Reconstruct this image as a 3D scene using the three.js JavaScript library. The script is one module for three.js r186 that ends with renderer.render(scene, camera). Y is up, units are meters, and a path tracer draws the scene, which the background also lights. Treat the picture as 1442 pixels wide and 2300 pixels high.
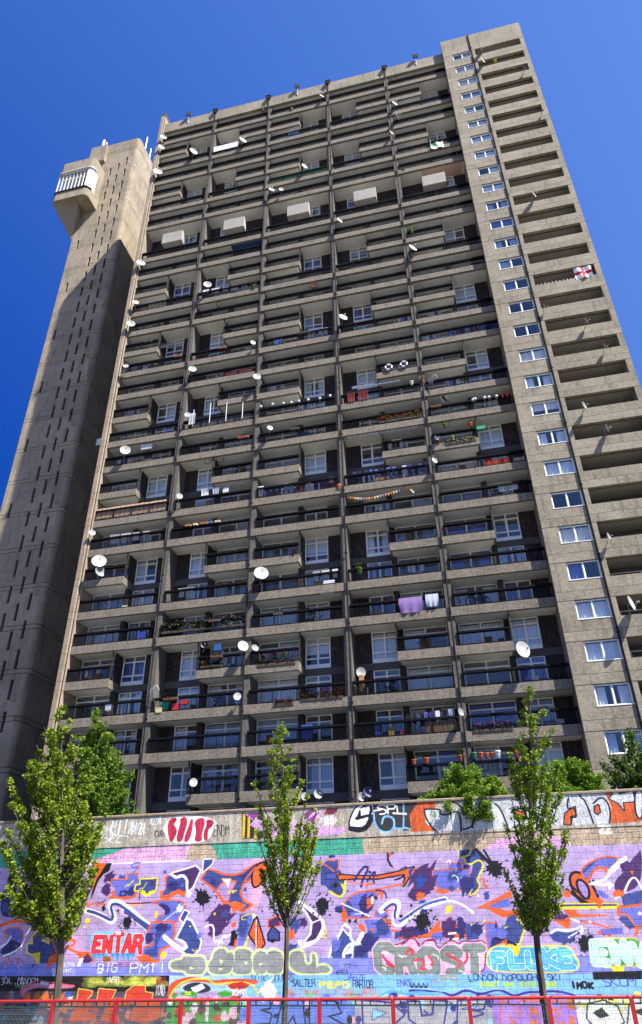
import * as THREE from 'three';
import { mergeGeometries, mergeVertices } from 'three/addons/utils/BufferGeometryUtils.js';
import { ConvexGeometry } from 'three/addons/geometries/ConvexGeometry.js';

// ---------------------------------------------------------------- camera, sky, sun, exposure
const scene = new THREE.Scene();
const camera = new THREE.PerspectiveCamera(73.53, 642 / 1024, 0.1, 6000);
camera.position.set(22.22, 3.05, 43.37);
camera.up.set(0.1310, 0.8567, 0.4988);
camera.lookAt(22.22 - 0.18825, 3.05 + 0.51552, 43.37 - 0.83595);
const renderer = new THREE.WebGLRenderer({ antialias: true });
renderer.toneMapping = THREE.LinearToneMapping;
renderer.toneMappingExposure = 2.8;
renderer.shadowMap.enabled = true;

const SUN = new THREE.Vector3(2.0, 3.4, 1.0).normalize();
const sun = new THREE.DirectionalLight(new THREE.Color(1.0, 0.94, 0.83), 5);
sun.position.copy(SUN).multiplyScalar(200).add(new THREE.Vector3(8, 40, 0));
sun.target.position.set(8, 40, 0);
sun.castShadow = true;
sun.shadow.mapSize.set(4096, 4096);
Object.assign(sun.shadow.camera, { left: -90, right: 90, top: 90, bottom: -90, near: 1, far: 420 });
scene.add(sun, sun.target);

{ // clear summer sky: deep blue away from the sun, paler towards it and towards the horizon
  const w = 512, h = 256, d = new Float32Array(w * h * 4), v = new THREE.Vector3();
  for (let j = 0; j < h; j++) for (let i = 0; i < w; i++) {
    const th = (j + 0.5) / h * Math.PI - Math.PI / 2, ph = (i + 0.5) / w * Math.PI * 2 - Math.PI;
    v.set(Math.cos(th) * Math.cos(ph), Math.sin(th), Math.cos(th) * Math.sin(ph));
    const c = v.dot(SUN), e = Math.max(v.y, 0), t = Math.max(-.8, v.x * .894 + v.z * .447); // paler on the sun's side
    const hz = Math.exp(-e * 8.0), glow = 0.8 * Math.pow(Math.max(c, 0), 60);
    let r = 0.0395 + 0.0470 * t + 0.04 * hz + glow, g = 0.0925 + 0.082 * t + 0.05 * hz + glow, b = 0.284 + 0.142 * t + 0.04 * hz + glow * 0.9;
    if (v.y < 0) { r = 0.05; g = 0.05; b = 0.045; }
    const o = (j * w + i) * 4; d[o] = r; d[o + 1] = g; d[o + 2] = b; d[o + 3] = 1;
  }
  const sky = new THREE.DataTexture(d, w, h, THREE.RGBAFormat, THREE.FloatType);
  sky.mapping = THREE.EquirectangularReflectionMapping; sky.magFilter = THREE.LinearFilter; sky.minFilter = THREE.LinearFilter; sky.needsUpdate = true;
  scene.background = sky; scene.environment = sky;
}

// ---------------------------------------------------------------- helpers
let seed = 20240611;
const rnd = () => { seed |= 0; seed = seed + 0x6D2B79F5 | 0; let t = Math.imul(seed ^ seed >>> 15, 1 | seed); t = t + Math.imul(t ^ t >>> 7, 61 | t) ^ t; return ((t ^ t >>> 14) >>> 0) / 4294967296; };
const rr = (a, b) => a + (b - a) * rnd();
const pick = (a) => a[Math.floor(rnd() * a.length)];
const lin = (r, g, b) => new THREE.Color().setRGB(r, g, b);
const V = (x, y, z) => new THREE.Vector3(x, y, z);
const used = new Map();
function numbered(n) { const k = used.get(n) ?? 0; used.set(n, k + 1); return k ? n + '_' + String(k).padStart(3, '0') : n; }
function shade(o) { o.castShadow = true; o.receiveShadow = true; return o; }
function tag(o, label, category, group) { o.userData.label = label; o.userData.category = category; if (group) o.userData.group = group; return o; }
function thing(name, label, category, pos = [0, 0, 0], group) {
  const g = new THREE.Group(); g.name = numbered(name); g.position.set(...pos); scene.add(g); return tag(g, label, category, group);
}
function part(name, geo, mat, parent, pos) { const m = shade(new THREE.Mesh(geo, mat)); m.name = name; if (pos) m.position.set(...pos); parent.add(m); return m; }
function structure(name, geo, mat) { const m = shade(new THREE.Mesh(geo, mat)); m.name = name; m.userData.kind = 'structure'; scene.add(m); return m; }
const merge = (list) => mergeGeometries(list.map((g) => g.index ? g.toNonIndexed() : g), false);

// box from corner to corner, uv in metres (each face its own plane), uv shifted by (uo, vo)
function box(x0, x1, y0, y1, z0, z1, uo = 0, vo = 0) {
  const p = [], n = [], t = [];
  const q = (a, b, c, d, nx, ny, nz, f) => { for (const k of [a, b, c, a, c, d]) { p.push(...k); n.push(nx, ny, nz); const w = f(k); t.push(w[0] + uo, w[1] + vo); } };
  const xy = (k) => [k[0], k[1]], zy = (k) => [k[2], k[1]], xz = (k) => [k[0], k[2]];
  q([x0, y0, z1], [x1, y0, z1], [x1, y1, z1], [x0, y1, z1], 0, 0, 1, xy);
  q([x1, y0, z0], [x0, y0, z0], [x0, y1, z0], [x1, y1, z0], 0, 0, -1, xy);
  q([x1, y0, z1], [x1, y0, z0], [x1, y1, z0], [x1, y1, z1], 1, 0, 0, zy);
  q([x0, y0, z0], [x0, y0, z1], [x0, y1, z1], [x0, y1, z0], -1, 0, 0, zy);
  q([x0, y1, z1], [x1, y1, z1], [x1, y1, z0], [x0, y1, z0], 0, 1, 0, xz);
  q([x0, y0, z0], [x1, y0, z0], [x1, y0, z1], [x0, y0, z1], 0, -1, 0, xz);
  const g = new THREE.BufferGeometry();
  g.setAttribute('position', new THREE.Float32BufferAttribute(p, 3)); g.setAttribute('normal', new THREE.Float32BufferAttribute(n, 3)); g.setAttribute('uv', new THREE.Float32BufferAttribute(t, 2));
  return g;
}
// front-facing plate with chamfered front edges (for concrete panels and blocks); c = chamfer
function plate(x0, x1, y0, y1, z0, z1, c, uo = 0, vo = 0) {
  const p = [], t = [];
  const tri = (a, b, d) => { for (const k of [a, b, d]) { p.push(...k); t.push(k[0] + uo, k[1] + vo + (k[2] - z1) * 0.7); } };
  const quad = (a, b, d, e) => { tri(a, b, d); tri(a, d, e); };
  const A = [x0, y0, z1 - c], B = [x1, y0, z1 - c], C = [x1, y1, z1 - c], D = [x0, y1, z1 - c];
  const a = [x0 + c, y0 + c, z1], b = [x1 - c, y0 + c, z1], e = [x1 - c, y1 - c, z1], f = [x0 + c, y1 - c, z1];
  const E = [x0, y0, z0], F = [x1, y0, z0], G = [x1, y1, z0], H = [x0, y1, z0];
  quad(a, b, e, f); quad(A, B, b, a); quad(B, C, e, b); quad(C, D, f, e); quad(D, A, a, f);
  quad(E, F, B, A); quad(F, G, C, B); quad(G, H, D, C); quad(H, E, A, D); quad(F, E, H, G);
  const g = new THREE.BufferGeometry();
  g.setAttribute('position', new THREE.Float32BufferAttribute(p, 3)); g.setAttribute('uv', new THREE.Float32BufferAttribute(t, 2)); g.computeVertexNormals();
  return g;
}
function tube(pts, r, seg = 5, n = 0) { const c = new THREE.CatmullRomCurve3(pts.map((p) => V(...p))); return new THREE.TubeGeometry(c, n || Math.max(2, (pts.length - 1) * 3), r, seg, false); }
function rod(a, b, r, r2 = r, seg = 5) {
  const A = V(...a), B = V(...b), d = B.clone().sub(A), g = new THREE.CylinderGeometry(r2, r, d.length(), seg, 1);
  g.applyQuaternion(new THREE.Quaternion().setFromUnitVectors(V(0, 1, 0), d.normalize())); g.translate((A.x + B.x) / 2, (A.y + B.y) / 2, (A.z + B.z) / 2); return g;
}
// extruded outline (xy) with uv in metres
function prism(pts, z0, z1) {
  const s = new THREE.Shape(pts.map(([x, y]) => new THREE.Vector2(x, y))); const g = new THREE.ExtrudeGeometry(s, { depth: z1 - z0, bevelEnabled: false, curveSegments: 6 }); g.translate(0, 0, z0); return g;
}
// outline in plan (x, z) raised from y0 to y1; uv: run along the outline, height
function column(pts, y0, y1, uo = 0, caps = true, creased = true) {
  const p = [], t = []; let run = uo; const n = pts.length;
  for (let i = 0; i < n; i++) {
    const a = pts[i], b = pts[(i + 1) % n], l = Math.hypot(b[0] - a[0], b[1] - a[1]);
    const q = [[a[0], y0, a[1]], [b[0], y0, b[1]], [b[0], y1, b[1]], [a[0], y1, a[1]]], w = [[run, y0], [run + l, y0], [run + l, y1], [run, y1]];
    for (const k of [0, 1, 2, 0, 2, 3]) { p.push(...q[k]); t.push(...w[k]); }
    run += l;
  }
  if (caps) for (const [y, up] of [[y0, false], [y1, true]]) {
    const idx = THREE.ShapeUtils.triangulateShape(pts.map(([x, z]) => new THREE.Vector2(x, z)), []);
    for (const f of idx) for (const k of up ? [f[2], f[1], f[0]] : f) { p.push(pts[k][0], y, pts[k][1]); t.push(pts[k][0], pts[k][1]); }
  }
  const g = new THREE.BufferGeometry();
  g.setAttribute('position', new THREE.Float32BufferAttribute(p, 3)); g.setAttribute('uv', new THREE.Float32BufferAttribute(t, 2)); g.computeVertexNormals();
  return g;
}

// ---------------------------------------------------------------- procedural textures
function lattice(n, s) { let q = s; const r = () => { q = Math.imul(q ^ q >>> 15, 2246822519) + 374761393 | 0; return ((q ^ q >>> 13) >>> 0) / 4294967296; }; const a = new Float32Array(n * n); for (let i = 0; i < n * n; i++) a[i] = r(); return a; }
function noiseField(size, cells, s) { // tileable value noise
  const L = lattice(cells, s), out = new Float32Array(size * size), k = cells / size;
  for (let y = 0; y < size; y++) for (let x = 0; x < size; x++) {
    const fx = x * k, fy = y * k, x0 = Math.floor(fx), y0 = Math.floor(fy), a = fx - x0, b = fy - y0, u = a * a * (3 - 2 * a), v = b * b * (3 - 2 * b), x1 = (x0 + 1) % cells, y1 = (y0 + 1) % cells;
    const p = L[y0 * cells + x0], q = L[y0 * cells + x1], r = L[y1 * cells + x0], t = L[y1 * cells + x1];
    out[y * size + x] = (p + (q - p) * u) * (1 - v) + (r + (t - r) * u) * v;
  }
  return out;
}
function tex(size, fn, repeat, srgb = true) {
  const d = new Uint8Array(size * size * 4);
  for (let y = 0; y < size; y++) for (let x = 0; x < size; x++) { const c = fn(x, y, y * size + x), o = (y * size + x) * 4; for (let k = 0; k < 3; k++) d[o + k] = Math.max(0, Math.min(255, c[k] * 255)); d[o + 3] = 255; }
  const t = new THREE.DataTexture(d, size, size); t.wrapS = t.wrapT = THREE.RepeatWrapping; t.magFilter = THREE.LinearFilter; t.minFilter = THREE.LinearMipmapLinearFilter; t.generateMipmaps = true;
  if (srgb) t.colorSpace = THREE.SRGBColorSpace; t.repeat.set(repeat, repeat); t.needsUpdate = true; return t;
}
const toS = (l) => l <= 0.0031308 ? l * 12.92 : 1.055 * Math.pow(l, 1 / 2.4) - 0.055;
function mineral(size, tileMetres, base, o) { // concrete: coarse patches, medium mottling, stone specks, downward stains
  const A = noiseField(size, 5, o.s), B = noiseField(size, o.mid ?? 23, o.s + 1), C = noiseField(size, o.grain ?? 128, o.s + 2), D = noiseField(size, 256, o.s + 3), S = noiseField(size, 37, o.s + 4);
  const map = tex(size, (x, y, i) => {
    let m = 1 + (A[i] - .5) * o.a + (B[i] - .5) * o.b + (C[i] - .5) * o.c + (D[i] - .5) * o.d;
    if (o.streak) { const st = S[(Math.floor(y * 0.12) % size) * size + x]; m *= 1 - o.streak * Math.max(0, st - .58) * 2; }
    const w = (C[i] - .5) * (o.warm ?? .1);
    return [toS(base[0] * m * (1 + w)), toS(base[1] * m), toS(base[2] * m * (1 - w))];
  }, 1 / tileMetres);
  const bump = tex(size, (x, y, i) => { const v = C[i] * .6 + D[i] * .4; return [v, v, v]; }, 1 / tileMetres, false);
  return { map, bump };
}
const std = (o) => new THREE.MeshStandardMaterial(o);
const M = {};
{
  const T = {
    band: mineral(512, 4.1, [0.172, 0.148, 0.120], { s: 11, a: .25, b: .5, c: .7, d: .4, streak: .3, warm: .3, grain: 110, mid: 52 }),
    block: mineral(512, 7.3, [0.245, 0.213, 0.162], { s: 31, a: .32, b: .3, c: .4, d: .3, streak: .4, mid: 60 }),
    tower: mineral(512, 9.7, [0.275, 0.228, 0.168], { s: 51, a: .35, b: .22, c: .16, d: .14, streak: .4 }),
    fin: mineral(512, 5.3, [0.265, 0.212, 0.155], { s: 71, a: .25, b: .2, c: .35, d: .3, streak: .25 }),
    soffit: mineral(512, 6.1, [0.66, 0.65, 0.615], { s: 91, a: .25, b: .12, c: .05, d: .05 }),
    pier: mineral(512, 3.7, [0.095, 0.086, 0.078], { s: 171, a: .25, b: .6, c: .8, d: .5, grain: 110, mid: 46 }),
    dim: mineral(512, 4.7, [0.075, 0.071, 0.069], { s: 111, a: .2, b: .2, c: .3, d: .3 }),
    yard: mineral(512, 9.1, [0.06, 0.058, 0.055], { s: 151, a: .3, b: .3, c: .2, d: .2 }),
    boxes: mineral(512, 3.1, [0.33, 0.30, 0.275], { s: 161, a: .2, b: .3, c: .4, d: .3, mid: 44 }),
    pave: mineral(512, 11.3, [0.13, 0.125, 0.105], { s: 131, a: .4, b: .3, c: .2, d: .2 }),
  };
  for (const k in T) M[k] = std({ map: T[k].map, bumpMap: T[k].bump, bumpScale: k === 'band' ? 0.012 : 0.004, roughness: 0.92 });
  M.soffit.bumpMap = null;
  const A = noiseField(512, 64, 5), B = noiseField(512, 9, 6), C = lattice(64, 8);
  const woodTex = tex(512, (x, y, i) => { // dark stained vertical boards, worn red-brown in streaks
    const board = Math.floor(x / 32), tone = .7 + .6 * C[board * 7 % 60], g = A[((y >> 4) % 512) * 512 + x], wear = Math.max(0, B[i] - .45) * 1.6 * (.4 + g), edge = x % 32 < 2 ? .35 : 1;
    return [toS((.012 + .050 * wear) * tone * edge * (.7 + .6 * g)), toS((.008 + .020 * wear) * tone * edge * (.7 + .6 * g)), toS((.007 + .010 * wear) * tone * edge * (.7 + .6 * g))];
  }, 1 / 1.9);
  M.wood = std({ map: woodTex, roughness: .75 });
}
M.black = new THREE.MeshPhysicalMaterial({ color: lin(.008, .008, .010), roughness: .8, specularIntensity: .12 });
M.pipe = new THREE.MeshPhysicalMaterial({ color: lin(.014, .014, .016), roughness: .85, specularIntensity: .3 });
M.joint = std({ color: lin(.045, .04, .036), roughness: 1 });
M.frame = std({ color: lin(.74, .75, .74), roughness: .45 });
M.greyFrame = std({ color: lin(.5, .5, .49), roughness: .5 });
M.glass = new THREE.MeshPhysicalMaterial({ color: lin(.82, .88, .95), transmission: 1, thickness: 0, roughness: .02, ior: 2.0 });
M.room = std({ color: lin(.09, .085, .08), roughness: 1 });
const cloth = (r, g, b) => std({ color: lin(r, g, b), roughness: .95, side: THREE.DoubleSide });
M.curtains = [cloth(.70, .71, .73), cloth(.66, .69, .72), cloth(.70, .68, .62), cloth(.36, .44, .58), cloth(.66, .68, .72), cloth(.10, .13, .40)];

// ---------------------------------------------------------------- ground
structure('ground', (() => { const g = new THREE.PlaneGeometry(5000, 5000); g.rotateX(-Math.PI / 2); const p = g.attributes.position, u = g.attributes.uv; for (let i = 0; i < p.count; i++) u.setXY(i, p.getX(i), p.getZ(i)); return g; })(), M.pave);
structure('podium', box(-60, 75, 0.004, 6.1, -60, 14.1), M.yard);

// ---------------------------------------------------------------- the tower block
const OFF = 87.91, ST = 2.7, Yk = (k) => OFF - ST * k;
const COL = [-6.77, 0.02, 7.0, 14.1, 21.13, 27.9], PIPE = [-6.77, 0, 6.877, 14.262, 21.132, 27.9];
const BACK = -1.6, REAR = -11, RAILY = .62, BH = .62;
const block = thing('tower_block', 'tall brown concrete tower block with rows of open balconies and a window column at right', 'tower block', [0, 0, 0]);
const half = (k) => k % 3 === 2;
const uvVar = () => [rr(0, 40), rr(0, 40)];
{
  // body behind the balconies: rear wall, end walls, roof
  part('rear_wall', box(-7.28, 36.75, 0, OFF + 1.8, REAR - .3, REAR), M.fin, block);
  part('roof_slab', box(-6.78, 27.89, OFF + .02, OFF + .3, REAR + .002, -.24), M.soffit, block);
  part('roof_slab', box(27.91, 36.45, OFF + 1.5, OFF + 1.8, REAR + .002, .1), M.soffit, block);
  part('end_wall', box(36.45, 36.79, 0, OFF + 2.9, REAR - .29, .2), M.block, block);
  part('cross_wall', box(27.905, 28.2, 0, OFF + 2.9, REAR + .001, .25), M.block, block);
  for (let i = 1; i < 5; i++) part('column', box(COL[i] - .25, COL[i] + .25, 0, OFF + .6, BACK - 9.3, -.1, i * 3.1), M.pier, block);

  // end fin, cast in lifts with open joints
  const fin = (y0, y1) => column([[-7.3, REAR + .3], [-6.77, REAR + .3], [-6.77, .02], [-6.93, .3], [-7.3, .3]].reverse(), y0, y1, rr(0, 9));
  const cuts = [0]; for (let k = 31; k >= -1; k--) { cuts.push(Yk(k)); cuts.push(Yk(k) + BH); }
  for (let i = 1; i < cuts.length; i++) { if (cuts[i] > OFF + 4.0) break; part('end_wall_panel', fin(cuts[i - 1] + (i > 1 ? .025 : 0), Math.min(cuts[i], OFF + 4.3)), M.fin, block); }
  part('end_wall_core', box(-7.25, -6.82, .1, OFF + 4.2, REAR + .4, .2), M.joint, block);

  // floors
  for (let k = 1; k <= 30; k++) {
    const y = Yk(k);
    part('floor_slab', box(-6.765, 27.895, y + .02, y + .26, REAR + .001, half(k) && k !== 8 ? BACK + .02 : half(k) ? BACK + .02 : -.1, k * 1.7, k * 2.3), M.soffit, block);
  }
  // parapet panels: full width on the full floors, half width on the floors between
  const bandG = (x0, x1) => plate(x0 + .008, x1 - .008, 0, BH, -.22, 0, .012, ...uvVar());
  const railG = new Map();
  function railing(w) {
    const key = w.toFixed(2); if (railG.has(key)) return railG.get(key);
    const L = [box(0, w, .87, 1.0, -.27, .05), box(0, w, .06, .1, -.02, .02), box(0, w, .002, .045, -.1, .05)];
    const posts = Math.max(2, Math.round(w / 1.6));
    for (let i = 0; i <= posts; i++) { const x = Math.min(w - .05, i * w / posts); L.push(box(x, x + .05, 0, .87, -.026, .026)); }
    const n = Math.round(w / .1); for (let i = 1; i < n; i++) { const x = i * w / n; L.push(box(x - .011, x + .011, .09, .87, -.008, .008)); }
    const g = merge(L); railG.set(key, g); return g;
  }
  // window frames: bars round two lights, a transom and (optional) a low light with a panel under it
  const frameG = new Map();
  function windowG(w, h, kind) {
    const key = [w.toFixed(2), h.toFixed(2), kind].join(); if (frameG.has(key)) return frameG.get(key);
    const b = kind === 'simple' ? .06 : .07, d = .09, L = [box(0, w, 0, b, -d, 0), box(0, w, h - b, h, -d, 0), box(0, b, b, h - b, -d, 0), box(w - b, w, b, h - b, -d, 0), box(w / 2 - b * .7, w / 2 + b * .7, b, h - b, -d, .01)];
    const tr = kind === 'simple' ? 0 : h - .46, lo = kind === 'tall' ? .72 : b;
    for (const [a, c] of [[b, w / 2 - b * .7], [w / 2 + b * .7, w - b]]) {
      if (tr) L.push(box(a, c, tr - .05, tr + .05, -d, .004));
      if (kind === 'tall') { L.push(box(a, c, .66, .76, -d, .004)); L.push(box(a, c, b, .3, -d * .6, -.01)); }
      const s = .03; // opening sash inside each light
      L.push(box(a, a + s, lo + .05, (tr || h - b) - .05, -d * .8, -.02), box(c - s, c, lo + .05, (tr || h - b) - .05, -d * .8, -.02));
    }
    const e = .0, panes = [];
    const z = -.05;
    for (const [a, c] of [[b, w / 2 - b * .7], [w / 2 + b * .7, w - b]]) {
      const q = (y0, y1) => { const g = new THREE.PlaneGeometry(c - a, y1 - y0); g.translate((a + c) / 2, (y0 + y1) / 2, z); return g; };
      if (kind === 'simple') panes.push(q(b, h - b)); else { panes.push(q(kind === 'tall' ? .76 : b, tr - .05)); panes.push(q(tr + .05, h - b)); if (kind === 'tall') panes.push(q(.3, .66)); }
    }
    const r = { frame: merge(L), panes, all: merge(panes) }; frameG.set(key, r); return r;
  }
  const curtG = new Map();
  function curtainG(w, h, v) {
    const key = [w.toFixed(2), h.toFixed(2), v].join(); if (curtG.has(key)) return curtG.get(key);
    const n = Math.max(6, Math.round(w / .05)), g = new THREE.PlaneGeometry(w, h, n, 1), p = g.attributes.position;
    for (let i = 0; i < p.count; i++) { const x = p.getX(i); p.setZ(i, .035 * Math.sin(x * 34 + v * 2) + .02 * Math.sin(x * 11 + v)); }
    g.translate(w / 2, h / 2, 0); g.computeVertexNormals(); curtG.set(key, g); return g;
  }
  function curtains(win, w, h, y0, always) {
    const c = pick(M.curtains), r = rnd(), v = Math.floor(rnd() * 4), z = -.22;
    if (r < .28) part('curtain', curtainG(w - .1, h - .15, v), c, win, [.05, y0, z]);
    else if (r < .54) { part('curtain', curtainG(w * .3, h - .15, v), c, win, [.05, y0, z]); part('curtain', curtainG(w * .3, h - .15, v), c, win, [w * .67, y0, z]); }
    else if (r < .74) part('curtain', curtainG(w * .48, h - .15, v), c, win, [rnd() < .5 ? .05 : w * .5, y0, z]);
    else if (r < .82) { const hh = h * rr(.3, .6); part('roller_blind', box(.05, w - .05, 0, hh, 0, .01), c, win, [0, h - hh, z]); }
  }
  function addWindow(name, x, y, w, h, kind, near, zz) {
    const G = windowG(w, h, kind), f = part(name, G.frame, M.frame, block, [x, y, zz]);
    if (near) for (const p of G.panes) part('pane', p, M.glass, f); else part('pane', G.all, M.glass, f);
    curtains(f, w, h, .05);
    return f;
  }
  const woodG = (x0, x1, h) => box(x0, x1, 0, h, BACK - .06, BACK, ...uvVar());
  for (let k = 1; k <= 30; k++) {
    const y = Yk(k), H = half(k), near = k >= 22, box8 = k === 8;
    for (let b = 0; b < 5; b++) {
      const flip = b % 2 === 1, L = b === 0 ? COL[0] : COL[b] + .25, R = b === 4 ? COL[5] : COL[b + 1] - .25, cw = R - L;
      const X = (t0, t1) => flip ? [R - t1, R - t0] : [L + t0, L + t1];
      const fl = y + .26, ce = y + ST + .02, hh = ce - fl - .02;
      // parapet and railing
      if (!H) {
        part('parapet_panel', bandG(PIPE[b], PIPE[b + 1]), M.band, block, [0, y, 0]);
        part('railing', railing(cw), M.black, block, [L, y + BH, -.06]);
      } else if (!box8) {
        const ed = flip ? R - .53 * cw : L + .53 * cw, x0 = flip ? ed : PIPE[b], x1 = flip ? PIPE[b + 1] : ed;
        part('parapet_panel', bandG(x0, x1), M.band, block, [0, y, 0]);
        const [s0, s1] = flip ? [ed + .008, ed + .14] : [ed - .14, ed - .008];
        part('balcony_side', box(s0, s1, .002, BH - .02, BACK + .02, -.222), M.band, block, [0, y, 0]);
        part('balcony_floor', box(flip ? ed + .1 : L + .002, flip ? R - .002 : ed - .1, y + .022, y + .24, BACK + .021, -.21), M.soffit, block);
        part('railing', railing(Math.abs(ed - (flip ? R : L)) - .06), M.black, block, [flip ? ed + .04 : L, y + BH, -.06]);
        part('balcony_screen', merge([box(ed - .025, ed + .025, y + BH - .02, ce - .03, BACK + .03, -.5), box(ed - .04, ed + .04, y + BH - .01, ce - .005, -.2, -.12)]), M.wood, block);
      }
      // recessed wall
      const at = (t0, t1, nm, kind, yb, h) => { const [a, c] = X(t0, t1); return addWindow(nm, a, yb, c - a, h, kind, near, BACK + .02); };
      if (!box8) at(.12, 3.1, 'living_room_window', 'door', fl + .04, hh - .04); else { const [a, c] = X(.05, 3.25); part('timber_panel', woodG(a, c, hh), M.wood, block, [0, fl, 0]); }
      { const [a, c] = X(3.15, 3.5); part('timber_pier', box(a, c, 0, hh, BACK - .08, BACK + (H ? .05 : .55), ...uvVar()), M.wood, block, [0, fl, 0]); }
      at(3.55, 5.35, 'bedroom_window', H ? 'tall' : 'door', fl + (H ? .24 : .04), hh - (H ? .24 : .04));
      { const [a, c] = X(5.38, cw - .004); part('timber_panel', woodG(a, c, hh), M.wood, block, [0, fl, 0]); }
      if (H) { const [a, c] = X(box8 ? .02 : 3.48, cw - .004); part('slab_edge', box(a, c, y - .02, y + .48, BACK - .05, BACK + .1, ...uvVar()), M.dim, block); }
      if (box8) {
        const [a, c] = [L + .326 * cw, L + .68 * cw], pod = part('concrete_box', plate(a, c, y - .16, y + 1.44, -.7, .0, .02, ...uvVar()), M.boxes, block);
        part('bracket', box(a + .5, c - .5, y + .1, y + 1.1, BACK + .02, -.702), M.dim, pod);
      }
      // room liner behind the windows
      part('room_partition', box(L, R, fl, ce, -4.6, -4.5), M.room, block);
    }
  }
  // roof parapet
  for (let b = 0; b < 5; b++) part('roof_parapet', plate(PIPE[b] + .006, PIPE[b + 1] - .006, OFF, OFF + 1.87, -.3, .02, .015, ...uvVar()), M.block, block);
  // drain pipes with hopper heads
  for (let i = 1; i < 5; i++) {
    const g = [rod([PIPE[i], 0, .08], [PIPE[i], OFF + 1.3, .08], .055, .055, 8)];
    for (let k = 1; k < 31; k += 2) g.push(box(PIPE[i] - .09, PIPE[i] + .09, Yk(k) + .2, Yk(k) + .26, .0, .14));
    const p = part('drainpipe', merge(g), M.pipe, block);
    part('hopper_head', merge([prism([[-.08, 0], [.08, 0], [.28, .55], [-.28, .55]], -.02, .3).translate(PIPE[i], OFF + 1.25, .03), box(PIPE[i] - .3, PIPE[i] + .3, OFF + 1.8, OFF + 1.95, -.2, .36)]), M.pipe, p);
  }

  // ------------------------------------------------ right-hand block: panels with a window column and deep loggias
  const ZB = .55, PX = 31.05, x0 = 27.9, x1 = 36.8, wa = 28.92, wb = 30.98, la = 31.42, lb = 36.36;
  const u = (pts, a) => { const g = prism(pts, 0, .3); g.translate(0, 0, ZB - .3); const uv = g.attributes.uv, [p, q] = uvVar(); for (let i = 0; i < uv.count; i++) uv.setXY(i, uv.getX(i) + p, uv.getY(i) + q); return g; };
  for (let k = 0; k <= 30; k++) {
    const top = Yk(k) - .0, jy = top - .76 * ST, bot = top - ST, sill = top - .485 * ST, g = .022;
    part('facade_panel', u([[x0, jy + g], [PX - g, jy + g], [PX - g, top], [wb, top], [wb, sill], [wa, sill], [wa, top], [x0, top]].map(([x, y]) => [x, y - g])), M.block, block);
    part('facade_panel', u([[PX + g, jy], [x1, jy], [x1, top - g], [lb, top - g], [lb, sill], [la, sill], [la, top - g], [PX + g, top - g]]), M.block, block);
    part('facade_panel', box(x0, PX - g, bot + g, jy - g, ZB - .3, ZB, ...uvVar()), M.block, block);
    part('facade_panel', box(PX + g, x1, bot + g, jy - g, ZB - .3, ZB, ...uvVar()), M.block, block);
    if (k === 30) continue;
    const w = addWindow('casement_window', wa + .01, sill + .03, wb - wa - .02, top - sill - .06, 'simple', true, ZB - .1);
    part('window_sill', box(-.04, wb - wa + .02, -.05, .0, -.12, .12), M.frame, w);
    // loggia
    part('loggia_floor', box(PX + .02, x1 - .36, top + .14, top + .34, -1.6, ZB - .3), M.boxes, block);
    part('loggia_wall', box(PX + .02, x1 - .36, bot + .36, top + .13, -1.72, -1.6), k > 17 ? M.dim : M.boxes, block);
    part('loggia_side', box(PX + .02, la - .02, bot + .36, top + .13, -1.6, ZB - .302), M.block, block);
    if (k > 18) { const f = addWindow('loggia_window', 31.9, bot + .75, 3.9, 1.75, 'door', false, -1.58); }
  }
  part('roof_panel', box(x0, PX - .012, OFF + .012, OFF + 3.35, ZB - .3, ZB, ...uvVar()), M.block, block);
  part('roof_panel', box(PX + .012, x1, OFF + .012, OFF + 3.35, ZB - .3, ZB, ...uvVar()), M.block, block);
  part('panel_backing', merge([box(x0 + .1, wa - .05, 0, OFF + 3.2, .1, ZB - .06), box(wb + .05, la - .06, 0, OFF + 3.2, .1, ZB - .06), box(lb + .06, x1 - .1, 0, OFF + 3.2, .1, ZB - .06)]), M.joint, block);
  for (let k = 0; k <= 30; k++) part('panel_backing', merge([box(wa - .05, wb + .05, Yk(k) - ST + .05, Yk(k) - .485 * ST - .06, .1, ZB - .06), box(la - .06, lb + .06, Yk(k) - ST + .05, Yk(k) - .485 * ST - .06, .1, ZB - .06)]), M.joint, block);
  part('block_return', box(27.9, 28.15, 0, OFF + 3.34, -.1, ZB - .31), M.block, block);
  const bp = [rod([PX, 0, ZB + .07], [PX, OFF + 3.4, ZB + .07], .06, .06, 8)];
  for (let k = 0; k < 31; k += 2) bp.push(box(PX - .1, PX + .1, Yk(k) + .3, Yk(k) + .36, ZB, ZB + .14));
  part('drainpipe', merge(bp), M.pipe, block);
}

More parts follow.
